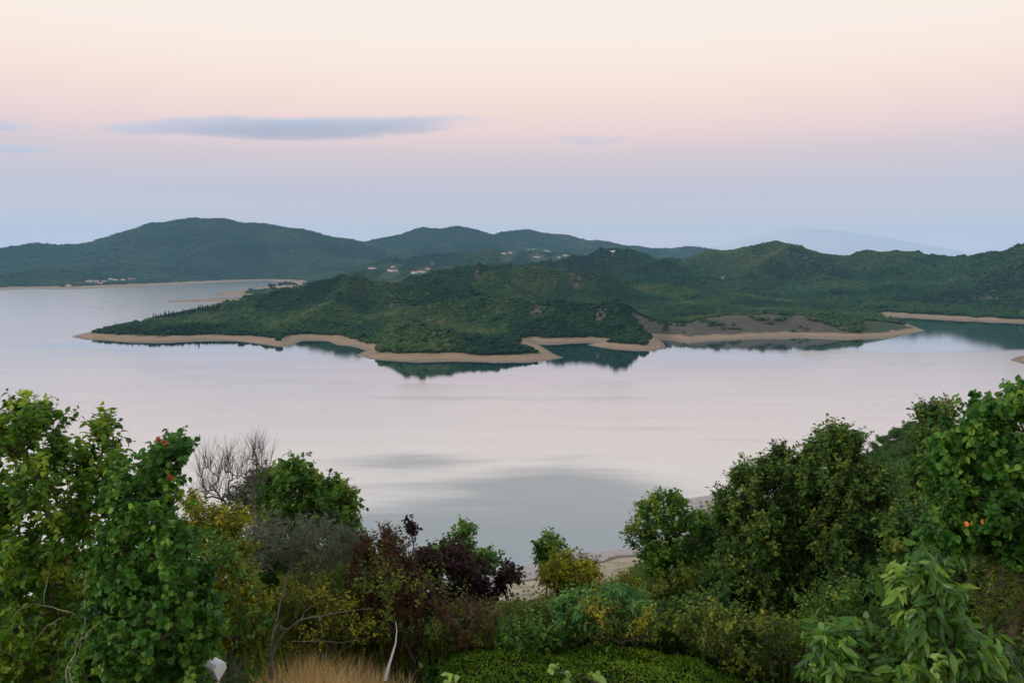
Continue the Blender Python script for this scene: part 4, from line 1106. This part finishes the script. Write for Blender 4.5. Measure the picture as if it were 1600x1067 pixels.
def leaf_bunch(lab, px, py, d, n, size, mat, seed, parent, kind='round'):
    g = np.random.default_rng(seed)
    c = at(px, py, d) - np.array(parent.location)
    P = c + g.normal(0, size * .45, (n, 3)); D = g.normal(0, .6, (n, 3)) + np.array([0, 0, -.9]); N = g.normal(0, .6, (n, 3)) + np.array([0, -1, .4])
    o = obj('dead_leaf_cluster', leaves_mesh('dead_leaf_cluster', kind, P, D, N, np.full(n, size), g.uniform(size=n)), mat, parent)
    o['label'] = lab
leaf_bunch('bunch of orange dead leaves', 1519, 812, 6.3, 3, 0.042, M_ORANGE, 3, r_)
leaf_bunch('single orange leaf', 1429, 906, 6.4, 2, 0.03, M_ORANGE, 6, r_)
plant('thicket', 'dark thin leaved thicket below the round leaved tree at the right edge', 'shrub',
      [(1400, 905), (1440, 870), (1490, 885), (1540, 866), (1600, 875), (1690, 885), (1690, 1090), (1540, 1090), (1480, 1000), (1420, 980)],
      8.0, 0.8, M_DARK, M_DTWIG, 'lance', 0.07, 260, 6, 0.20, 8, base_px=1560, seed=47, rtip=0.003, upshoot=0.6)
plant('cherry_sapling', 'cherry sapling with long drooping light green leaves in the bottom right corner', 'sapling',
      [(1262, 1035), (1280, 1012), (1292, 990), (1310, 998), (1332, 968), (1348, 968), (1360, 990), (1392, 968), (1402, 940), (1394, 884), (1402, 880), (1430, 890), (1450, 862), (1463, 868), (1470, 892), (1490, 908), (1508, 912), (1512, 938), (1520, 960), (1505, 980), (1556, 1005), (1580, 1025), (1570, 1090), (1290, 1090)],
      4.6, 0.4, M_CHERRY, M_DTWIG, 'lance', 0.092, 120, 4, 0.15, 7, base_px=1440, droop=0.85, up=0.5, seed=48, upshoot=0.35, rtip=0.0025, singles=300, rmax=0.014)
plant('lime_sprig', 'lime green round leaved shoot on the bottom edge right of centre', 'sapling',
      [(858, 1042), (866, 1036), (884, 1040), (890, 1055), (930, 1045), (940, 1052), (930, 1075), (860, 1080)], 4.2, 0.08, M_LIME, M_DTWIG, 'round', 0.036, 9, 1, 0.05, 4, base_px=885, seed=49, rtip=0.0016, upshoot=0.6, singles=30, rmax=0.005, entry_f=.8)
plant('lime_sprig', 'lime green shoot poking up before the cherry sapling leaves', 'sapling',
      [(1452, 1030), (1462, 1024), (1478, 1032), (1482, 1060), (1455, 1064)], 4.0, 0.06, M_LIME, M_DTWIG, 'round', 0.036, 5, 1, 0.05, 4, base_px=1468, seed=50, rtip=0.0016, upshoot=0.6, singles=16, rmax=0.005, entry_f=.8)
plant('lime_sprig', 'lime green leaf tip at the bottom edge beside the hedge', 'sapling',
      [(694, 1062), (704, 1058), (712, 1064), (706, 1076), (696, 1076)], 4.2, 0.05, M_LIME, M_DTWIG, 'round', 0.036, 3, 1, 0.04, 3, base_px=703, seed=51, rtip=0.0016, upshoot=0.6, singles=9, rmax=0.005, entry_f=.8)
plant('vine_seedling', 'small bright seedling beside the white floodlight', 'sapling',
      [(286, 1045), (296, 1038), (304, 1048), (302, 1070), (290, 1075)], 5.6, 0.06, M_LIME, M_DTWIG, 'round', 0.034, 7, 1, 0.05, 4, base_px=296, seed=52, rtip=0.0016, upshoot=0.6, singles=25, rmax=0.005, entry_f=.8)
# fillers that close the belt of vegetation
for nm, lab, poly, d, th_, mt, kd, lf, ntw, seed in [
    ('green_shrub', 'dark green shrub filling the gap under the bare trees', [(300, 900), (340, 850), (390, 835), (440, 870), (470, 905), (480, 960), (450, 1010), (380, 1030), (320, 1010)], 13.0, 1.0, M_DARK, 'mid', 0.08, 260, 61),
    ('green_shrub', 'dark green thicket seen through the grey half dead bush', [(375, 870), (400, 830), (440, 825), (500, 835), (550, 840), (575, 880), (560, 940), (480, 960), (400, 950)], 15.5, 0.9, M_DARK, 'mid', 0.085, 320, 69),
    ('green_shrub', 'mid green shrub behind the olive shrub and the russet shrub', [(480, 880), (520, 850), (560, 850), (600, 880), (640, 930), (640, 1000), (560, 1020), (490, 990)], 14.0, 1.0, M_OLIVE, 'mid', 0.07, 260, 62),
    ('green_shrub', 'dark shrub in the shade between the russet shrub and the hedge', [(600, 980), (640, 960), (700, 960), (760, 970), (780, 1000), (760, 1040), (680, 1060), (610, 1050)], 11.8, 0.8, M_DARK, 'mid', 0.06, 260, 63),
    ('green_shrub', 'green shrub between the yellow green shrub and the blue green bush', [(770, 1000), (800, 978), (850, 974), (900, 990), (960, 995), (1020, 985), (1060, 1000), (1040, 1030), (900, 1030), (780, 1025)], 12.5, 0.8, M_OAKB, 'mid', 0.06, 260, 64),
    ('green_shrub', 'olive shrub under the small airy oak', [(985, 945), (1000, 918), (1040, 890), (1090, 890), (1120, 920), (1130, 970), (1080, 1000), (1010, 990)], 15.0, 0.9, M_OLIVE, 'mid', 0.075, 230, 65),
    ('green_shrub', 'leafy shrub linking the small airy oak to the large oak', [(1090, 830), (1120, 790), (1150, 790), (1170, 850), (1160, 930), (1110, 950), (1080, 900)], 18.0, 0.9, M_OAK, 'oak', 0.10, 230, 66),
    ('green_shrub', 'dark shrub between the tall oak and the round leaved tree', [(1380, 830), (1400, 800), (1440, 790), (1480, 800), (1500, 860), (1490, 950), (1420, 970), (1380, 930)], 12.0, 0.9, M_OAK, 'oak', 0.085, 300, 67),
    ('green_shrub', 'leafy dark shrub in the bottom left corner under the broadleaf tree', [(-60, 880), (0, 860), (80, 880), (180, 870), (260, 900), (320, 950), (330, 1020), (300, 1090), (-60, 1090)], 8.2, 0.7, M_ROUND, 'ovate', 0.075, 380, 68)]:
    plant(nm, lab, 'shrub', poly, d, th_, mt, M_DTWIG, kd, lf, ntw, 7, 0.24, 8, seed=seed, rtip=0.003, upshoot=0.5)
# loose sprays that tangle through the shrubs
for nm, lab, poly, d, th_, mt, kd, lf, ntw, ups, seed in [
    ('leafy_spray', 'thin light green sprays rising through the yellow shrub', [(280, 860), (330, 820), (380, 850), (420, 900), (430, 980), (370, 1000), (310, 960)], 9.6, 0.5, M_OAKB, 'mid', 0.055, 60, .7, 71),
    ('leafy_spray', 'yellowish sprays scattered over the olive shrub', [(440, 930), (500, 910), (560, 930), (600, 980), (570, 1020), (480, 1020)], 10.2, 0.5, M_YEL, 'small', 0.045, 60, .6, 72),
    ('leafy_spray', 'green sprays growing through the russet shrub and the plum', [(560, 900), (600, 870), (660, 890), (720, 910), (740, 960), (680, 990), (590, 1000)], 10.3, 0.6, M_OLIVE, 'small', 0.05, 80, .8, 73),
    ('leafy_spray', 'russet sprays at the right foot of the purple plum', [(660, 930), (700, 920), (760, 930), (790, 960), (770, 1000), (700, 1000)], 10.0, 0.5, M_RED, 'small', 0.05, 50, .7, 74),
    ('leafy_spray', 'bright green sprays over the yellow green shrub in the centre', [(720, 985), (780, 965), (840, 965), (880, 975), (900, 1005), (800, 1015)], 10.0, 0.5, M_OAKB, 'mid', 0.05, 80, .8, 75),
    ('leafy_spray', 'yellow sprays tangled into the blue green bush', [(880, 950), (930, 930), (1000, 930), (1040, 960), (1020, 990), (920, 990)], 9.9, 0.5, M_YEL, 'slim', 0.06, 60, .9, 76),
    ('leafy_spray', 'light sprays over the dark shrub below the large oak', [(1040, 970), (1100, 930), (1180, 960), (1260, 970), (1330, 990), (1300, 1040), (1120, 1040)], 10.0, 0.6, M_OLIVE, 'mid', 0.05, 110, .8, 77),
    ('leafy_spray', 'pale green sprays below the tall oak beside the cherry sapling', [(1240, 930), (1300, 900), (1380, 900), (1400, 960), (1330, 1000), (1250, 990)], 10.5, 0.6, M_OAKB, 'mid', 0.055, 100, .8, 78),
    ('leafy_spray', 'grassy light sprays under the round leaved tree at the right edge', [(1500, 880), (1560, 860), (1620, 880), (1620, 980), (1540, 980)], 7.2, 0.4, M_OLIVE, 'slim', 0.06, 60, .9, 79)]:
    plant(nm, lab, 'shrub', poly, d, th_, mt, M_DTWIG, kd, lf, ntw, 4, 0.28, 8, seed=seed, rtip=0.0025, upshoot=ups, rmax=0.015)

# ------------------------------------------------------------------ clipped hedge along the bottom
g = np.random.default_rng(90)
hp = np.array([(676, 1075), (688, 1040), (708, 1017), (760, 1005), (830, 1004), (900, 1008), (950, 1003), (1010, 1008), (1060, 1018), (1110, 1038), (1150, 1058), (1180, 1085)], float)
hp[:, 1] -= 7
HD = 9.9
hx = np.array([at(a, b, HD)[0] for a, b in hp]); hz_ = np.array([at(a, b, HD)[2] for a, b in hp])
nL = 30000
X = g.uniform(hx[0], hx[-1], nL); u = g.uniform(-1, 1, nL)
Yd = 8.9 + 1.5 * u
gz = near_h(X, Yd)[0]
top = np.interp(X, hx, hz_) + 0.05 * fbm(X, Yd, 0.5, 3, 3) - gz.min()
dome = np.sqrt(np.clip(1 - np.abs(u) ** 3.2, 0, 1))
Zs = gz.min() + top * dome * 1.0 + 0.09 * fbm(X, Yd, 0.35, 3, 12) - np.abs(g.normal(0, 0.05, nL))
Zs = np.maximum(Zs, gz + 0.02)
root = empty('hedge', (float(hx.mean()), 8.9, float(ground(float(hx.mean()), 8.9))))
tag(root, 'low clipped bright green hedge along the bottom edge', 'hedge')
o3 = np.array(root.location)
P = np.stack([X, Yd, Zs], -1)
D = norm(g.normal(0, .8, (nL, 3)) + np.array([0, 0, .5])); N = norm(g.normal(0, .45, (nL, 3)) + np.stack([X * 0, u * 0.6, X * 0 + 1], -1))
tint = np.clip(0.42 + 0.5 * fbm(X, Yd, 0.4, 3, 8) + g.normal(0, .18, nL), 0, 1)
cr = obj('foliage', leaves_mesh('foliage', 'small', P - o3, D, N, 0.034 * g.uniform(.6, 1.3, nL), tint), M_HEDGE, root)
cr['kind'] = 'stuff'
k = g.choice(nL, 420, replace=False)
A = np.stack([X[k] * 0.97, Yd[k], gz[k]], -1) - o3
obj('stems', tubes_mesh('stems', A, P[k] - o3, np.full(420, .006), np.full(420, .002), 4), M_DTWIG, root)

# ------------------------------------------------------------------ dry grass and undergrowth
def blades(n, X, Y, L, Wd, lean, seed, mat, name, label, cat):
    g = np.random.default_rng(seed)
    Z = near_h(X, Y)[0] - 0.02
    a = g.uniform(0, 2 * math.pi, n); ln = lean * g.uniform(.2, 1.4, n)
    dx, dy = np.cos(a) * ln, np.sin(a) * ln
    sx, sy = -np.sin(a), np.cos(a)
    rows = []
    for t, w in ((0, 1), (.4, .8), (.75, .45), (1.0, .06)):
        cxx = X + dx * L * t * t; cyy = Y + dy * L * t * t; cz = Z + L * t * (1 - 0.35 * ln * t)
        for s in (-1, 1):
            rows.append(np.stack([cxx + sx * Wd * w * s * .5, cyy + sy * Wd * w * s * .5, cz], -1))
    V = np.stack(rows, 1)
    F = np.array([(0, 1, 3, 2), (2, 3, 5, 4), (4, 5, 7, 6)])[None] + (np.arange(n) * 8)[:, None, None]
    o = obj(name, mesh_np(name, V.reshape(-1, 3), F.reshape(-1, 4), {'rnd': np.repeat(g.uniform(size=n), 8)}), mat)
    tag(o, label, cat, kind='stuff')
    return o
n = 4200
pxs = np.clip(g.normal(520, 62, n), 405, 640); yd = g.uniform(8.3, 10.4, n)
Xg = ray(pxs, 1040)[0] * yd
blades(n, Xg, yd, g.uniform(.3, .68, n) * (1 - 0.4 * np.abs(pxs - 495) / 140), g.uniform(.004, .009, n), 0.55, 91, M_STRAW, 'dry_grass', 'tuft of dry golden grass at the bottom left of centre', 'grass')
n = 5200
pxs = g.uniform(380, 1420, n); yd = g.uniform(10.0, 14.5, n)
Xg = ray(pxs, 1000)[0] * yd
blades(n, Xg, yd, g.uniform(.35, 1.05, n), g.uniform(.006, .014, n), 0.5, 92, M_OLIVE, 'tall_weeds', 'tall yellow green weeds growing between the shrubs', 'weeds')
# undergrowth: low leaves over the soil of the garden slope
n = 60000
th_ = g.uniform(-0.72, 0.72, n); rd = np.exp(g.uniform(math.log(4.5), math.log(75), n))
X = rd * np.sin(th_); Y = rd * np.cos(th_)
hgt = np.abs(g.normal(0, 0.28, n)) * np.clip(rd / 14, 0.35, 2.2)
Z = near_h(X, Y)[0] + hgt
pxu = 800 + FPX * X / Y
clear = ~((rd < 10.8) & (pxu > 395) & (pxu < 650))
P = np.stack([X, Y, Z], -1)[clear]; m = len(P); rdc = rd[clear]
o = obj('undergrowth', leaves_mesh('undergrowth', 'mid', P, g.normal(0, .8, (m, 3)) + np.array([0, 0, .3]), g.normal(0, .5, (m, 3)) + np.array([0, 0, 1]), (0.035 + 0.0042 * rdc) * g.uniform(.6, 1.4, m), np.clip(g.normal(.4, .25, m), 0, 1)), M_DARK)
tag(o, 'dark low undergrowth covering the soil between the shrubs', 'undergrowth', kind='stuff')

# ------------------------------------------------------------------ trees on the slope below
M_SLOPE = leaf_mat('slope_leaf', [(0, (0.03, 0.075, 0.014)), (.4, (0.06, 0.13, 0.024)), (.8, (0.10, 0.18, 0.035)), (1, (0.15, 0.22, 0.045))], 0.25, 0.6, 0.12)
def slope_tree_meshes(seed):
    g = np.random.default_rng(seed)
    T = []
    for _ in range(9):
        c = np.array([g.normal(0, .22), g.normal(0, .22), g.uniform(.42, .8)]); r = g.uniform(.14, .24)
        v = g.normal(0, 1, (16, 3)); v /= np.linalg.norm(v, axis=1, keepdims=True)
        T.append(c + v * r * g.uniform(.5, 1, (16, 1)))
    T = np.concatenate(T)
    P, par, tips = grow((0, 0, -.03), (0, 0, .32), T, g, 0.1)
    r = radii(P, par, tips, 0.0022, rmax=.03)
    tm = tubes_mesh('trunk', P[par[1:]], P[1:], np.minimum(r[par[1:]], r[1:] * 1.6), r[1:], 5); tm.materials.append(M_BARK)
    m = 22
    LP = np.repeat(P[tips], m, 0) + g.normal(0, .035, (len(tips) * m, 3))
    nn = len(LP)
    cm = leaves_mesh('crown', 'mid', LP, g.normal(0, .7, (nn, 3)) + np.array([0, 0, -.1]), g.normal(0, .5, (nn, 3)) + np.array([0, 0, .8]), 0.04 * g.uniform(.6, 1.4, nn), np.clip(np.repeat(g.normal(.4, .2, len(tips)), m) + g.normal(0, .15, nn), 0, 1))
    cm.materials.append(M_SLOPE)
    return tm, cm
SLT = [slope_tree_meshes(600 + k) for k in range(4)]
where = ['behind the tall oak', 'beside the far oak', 'low on the slope']
for i, (px, py, d) in enumerate([(1338, 700, 215), (1352, 692, 205), (1368, 688, 200), (1386, 684, 198), (1404, 676, 190), (1420, 668, 185), (1436, 658, 180), (1452, 652, 175), (1470, 648, 172),
                                 (1346, 726, 165), (1366, 720, 160), (1388, 712, 155), (1410, 706, 150), (1430, 698, 148), (1448, 690, 145),
                                 (1356, 752, 130), (1380, 744, 126), (1404, 738, 122), (1428, 732, 120), (1448, 728, 118), (1368, 784, 100), (1396, 776, 98), (1424, 768, 96), (1446, 764, 95), (1380, 815, 80), (1412, 808, 78), (1440, 805, 76)]):
    q = at(px, py, d); gz = ground(q[0], q[1])
    h = float(np.clip(q[2] - gz, 4.0, 11.0))
    t = empty('slope_tree', (q[0], q[1], gz), g.uniform(0, 6))
    t.scale = (h * g.uniform(.85, 1.1), h * g.uniform(.85, 1.1), h)
    tag(t, 'rounded green tree on the wooded slope behind the tall oak on the right', 'tree', 'trees on the right hand slope')
    tm, cm = SLT[i % 4]
    obj('trunk', tm, None, t); c_ = obj('crown', cm, None, t); c_['kind'] = 'stuff'
SL = bpy.data.collections.new('slope_tree_shapes')
for k in range(4):
    SL.objects.link(bpy.data.objects.new('slope_tree_shape_%d' % k, SLT[k][1]))
_keep, PROTO = PROTO, SL
gx, gy = np.meshgrid(np.arange(-260, 420, 4.6), np.arange(30, 600, 4.6))
x = (gx + rng.uniform(-2.2, 2.2, gx.shape)).ravel(); y = (gy + rng.uniform(-2.2, 2.2, gy.shape)).ravel()
k = (np.abs(x) < 0.74 * y + 8); x, y = x[k], y[k]
z, sdn = near_h(x, y)
k = (z > 15 + 4 * fbm(x, y, 25, 2, 4)) & (sdn > 60)
x, y, z = x[k], y[k], z[k]
s = rng.uniform(3.6, 6.5, len(x)) * np.clip(np.hypot(x, y) / 110, 0.5, 1.0)
k = ~((x < 0.165 * y) & (z + s > EYE - 0.445 * y))
x, y, z, s = x[k], y[k], z[k], s[k]
scatter_object('slope_forest', np.stack([x, y, z - .1], -1), np.stack([s * 1.15, s * 1.15, s], -1), rng.integers(0, 4, len(x)), 'green scrub forest covering the slope down to the near shore', 'forest', np.full(len(x), .4))
PROTO = _keep

# ------------------------------------------------------------------ white floodlight, white stake
c = at(338, 1043, 6.4)
t = empty('floodlight', (float(c[0]), float(c[1]), ground(float(c[0]), float(c[1]))))
tag(t, 'small white floodlight head on a cream post at the bottom left', 'floodlight')
o3 = np.array(t.location)
lc = c - o3
import bmesh
def bm_obj(name, verts, faces, mat, parent, bevel=0.0):
    me = bpy.data.meshes.new(name); me.from_pydata([tuple(v) for v in verts], [], faces); me.update()
    if bevel:
        bm = bmesh.new(); bm.from_mesh(me)
        bmesh.ops.bevel(bm, geom=bm.edges[:], offset=bevel, segments=2, affect='EDGES', profile=0.6)
        bm.to_mesh(me); bm.free()
    me.materials.append(mat)
    return obj(name, me, None, parent)
Rm = Matrix.Rotation(radians(-38), 3, 'Z') @ Matrix.Rotation(radians(24), 3, 'X')
def tr(pts): return [tuple(np.array(Rm @ Vector(p)) + lc) for p in pts]
prof = [(-.05, -.085), (.05, -.02), (.062, .03), (.035, .062), (-.01, .066), (-.05, .05)]   # y, z outline of the housing
hv_ = [(sx * (.05 if z < -.05 else .072), y, z) for sx in (-1, 1) for (y, z) in prof]
m = len(prof)
fc = [tuple(range(m))[::-1], tuple(range(m, 2 * m))] + [(i, (i + 1) % m, m + (i + 1) % m, m + i) for i in range(m)]
bm_obj('housing', tr(hv_), fc, M_WHITE, t, 0.004)
gl_ = bm_obj('front_glass', tr([(-.05, -.0535, -.055), (.05, -.0535, -.055), (.05, -.0535, .02), (-.05, -.0535, .02), (-.05, -.050, -.055), (.05, -.050, -.055), (.05, -.050, .02), (-.05, -.050, .02)]), [tuple(f) for f in BOXF.tolist()], plain_mat('frosted_glass', (.5, .52, .55), (.62, .64, .66), 5, .25, .5, 0), t)
bm_obj('label_mark', tr([(-.02, -.0555, -.012), (.024, -.0555, -.012), (.024, -.0555, -.006), (-.02, -.0555, -.006), (-.02, -.0535, -.012), (.024, -.0535, -.012), (.024, -.0535, -.006), (-.02, -.0535, -.006)]), [tuple(f) for f in BOXF.tolist()], M_BLACK, gl_)
A = np.array([lc + (-.02, .02, -.05), lc + (-.03, .02, -.10)]); B = np.array([lc + (-.03, .02, -.10), lc + (-.01, .03, -.14)])
obj('bracket', tubes_mesh('bracket', A, B, np.full(2, .012), np.full(2, .012), 8), M_BLACK, t)
obj('post', tubes_mesh('post', np.array([[lc[0], lc[1] + .03, -.1]]), np.array([[lc[0] - .01, lc[1] + .03, lc[2] - .13]]), np.array([.018]), np.array([.018]), 12), M_BRASS, t)
pts = np.array([at(a, b, 9.2) for a, b in [(602, 1062), (606, 1045), (612, 1025), (618, 1005), (620, 985), (618, 970)]])
t = empty('white_stake', tuple(pts[0])); tag(t, 'thin crooked white stake leaning beside the dry grass', 'stake')
rs = np.array([.020, .019, .015, .010, .006, .003])
obj('shaft', tubes_mesh('shaft', pts[:-1] - pts[0], pts[1:] - pts[0], rs[:-1], rs[1:], 7), M_WHITE, t)

# ------------------------------------------------------------------ clouds (soft volumes high above the haze)
def cloud_mat(name, dens, sx):
    b = NB(name)
    g = b.n('TexCoord').outputs['Object']
    sp = b.n('SeparateXYZ'); b.l(g, sp.inputs[0])
    wx = b.math('MULTIPLY', b.math('SINE', b.math('ADD', b.math('MULTIPLY', sp.outputs[0], 3.4), 0.6)), 0.20)
    wz = b.math('ADD', sp.outputs[2], wx)
    cm = b.n('CombineXYZ'); b.l(sp.outputs[0], cm.inputs[0]); b.l(sp.outputs[1], cm.inputs[1]); b.l(b.math('MULTIPLY', wz, 1.25), cm.inputs[2])
    ln = b.n('VectorMath', operation='LENGTH'); b.l(cm.outputs[0], ln.inputs[0])
    nz = b.noise(b.scalevec(g, (sx * 1.5, 1.0, 2.2)), 1.0, 5, 0.62)
    f = b.math('SUBTRACT', 1.0, ln.outputs['Value'])
    f = b.math('ADD', f, b.math('MULTIPLY', b.math('SUBTRACT', nz, 0.5), 1.3))
    d = b.math('MULTIPLY', b.maprange(f, 0.02, 0.5, 0, 1), dens)
    edge = b.maprange(ln.outputs['Value'], 0.8, 0.98, 1, 0)
    d = b.math('MULTIPLY', d, edge)
    pv = b.t.nodes.new('ShaderNodeVolumePrincipled')
    pv.inputs['Color'].default_value = (0.66, 0.80, 0.95, 1)
    b.l(d, pv.inputs['Density'])
    b.l(pv.outputs[0], b.out.inputs['Volume'])
    return b.m
sv_, sf_ = ico(3)
for i, (px, py, wpx, hpx, dens, tilt, lab) in enumerate([
        (462, 198, 700, 52, 0.0021, 0.030, 'long grey blue cloud streak low in the pink sky'),
        (4, 196, 110, 22, 0.0010, 0.0, 'faint short cloud wisp at the left edge, upper of two'),
        (20, 232, 150, 18, 0.0011, 0.0, 'thin short cloud wisp at the left edge, lower of two'),
        (918, 219, 150, 16, 0.0008, 0.0, 'faint small cloud wisp right of the long cloud')]):
    D = 20000.0
    c = at(px, py, D)
    o = obj('cloud', mesh_np('cloud', sv_, sf_, None, True), cloud_mat('cloud_vapour', dens, 2.2 if i == 0 else 1.5))
    o.location = c
    o.scale = (wpx / 2 / FPX * D, 700, hpx / 2 / FPX * D)
    o.rotation_euler = (0, -tilt, 0)
    tag(o, lab, 'cloud')

# ------------------------------------------------------------------ haze over the whole valley
hb = NB('haze_air')
pv = hb.t.nodes.new('ShaderNodeVolumePrincipled')
pv.inputs['Color'].default_value = (0.36, 0.70, 1.0, 1)
pv.inputs['Density'].default_value = 3.6e-5
hb.l(pv.outputs[0], hb.out.inputs['Volume'])
hz = obj('haze', mesh_np('haze', boxv(-26500, 26500, -1600, 35500, -25, 1720), BOXF), hb.m)
tag(hz, 'pale bluish haze filling the air over the lake', 'haze', kind='stuff')
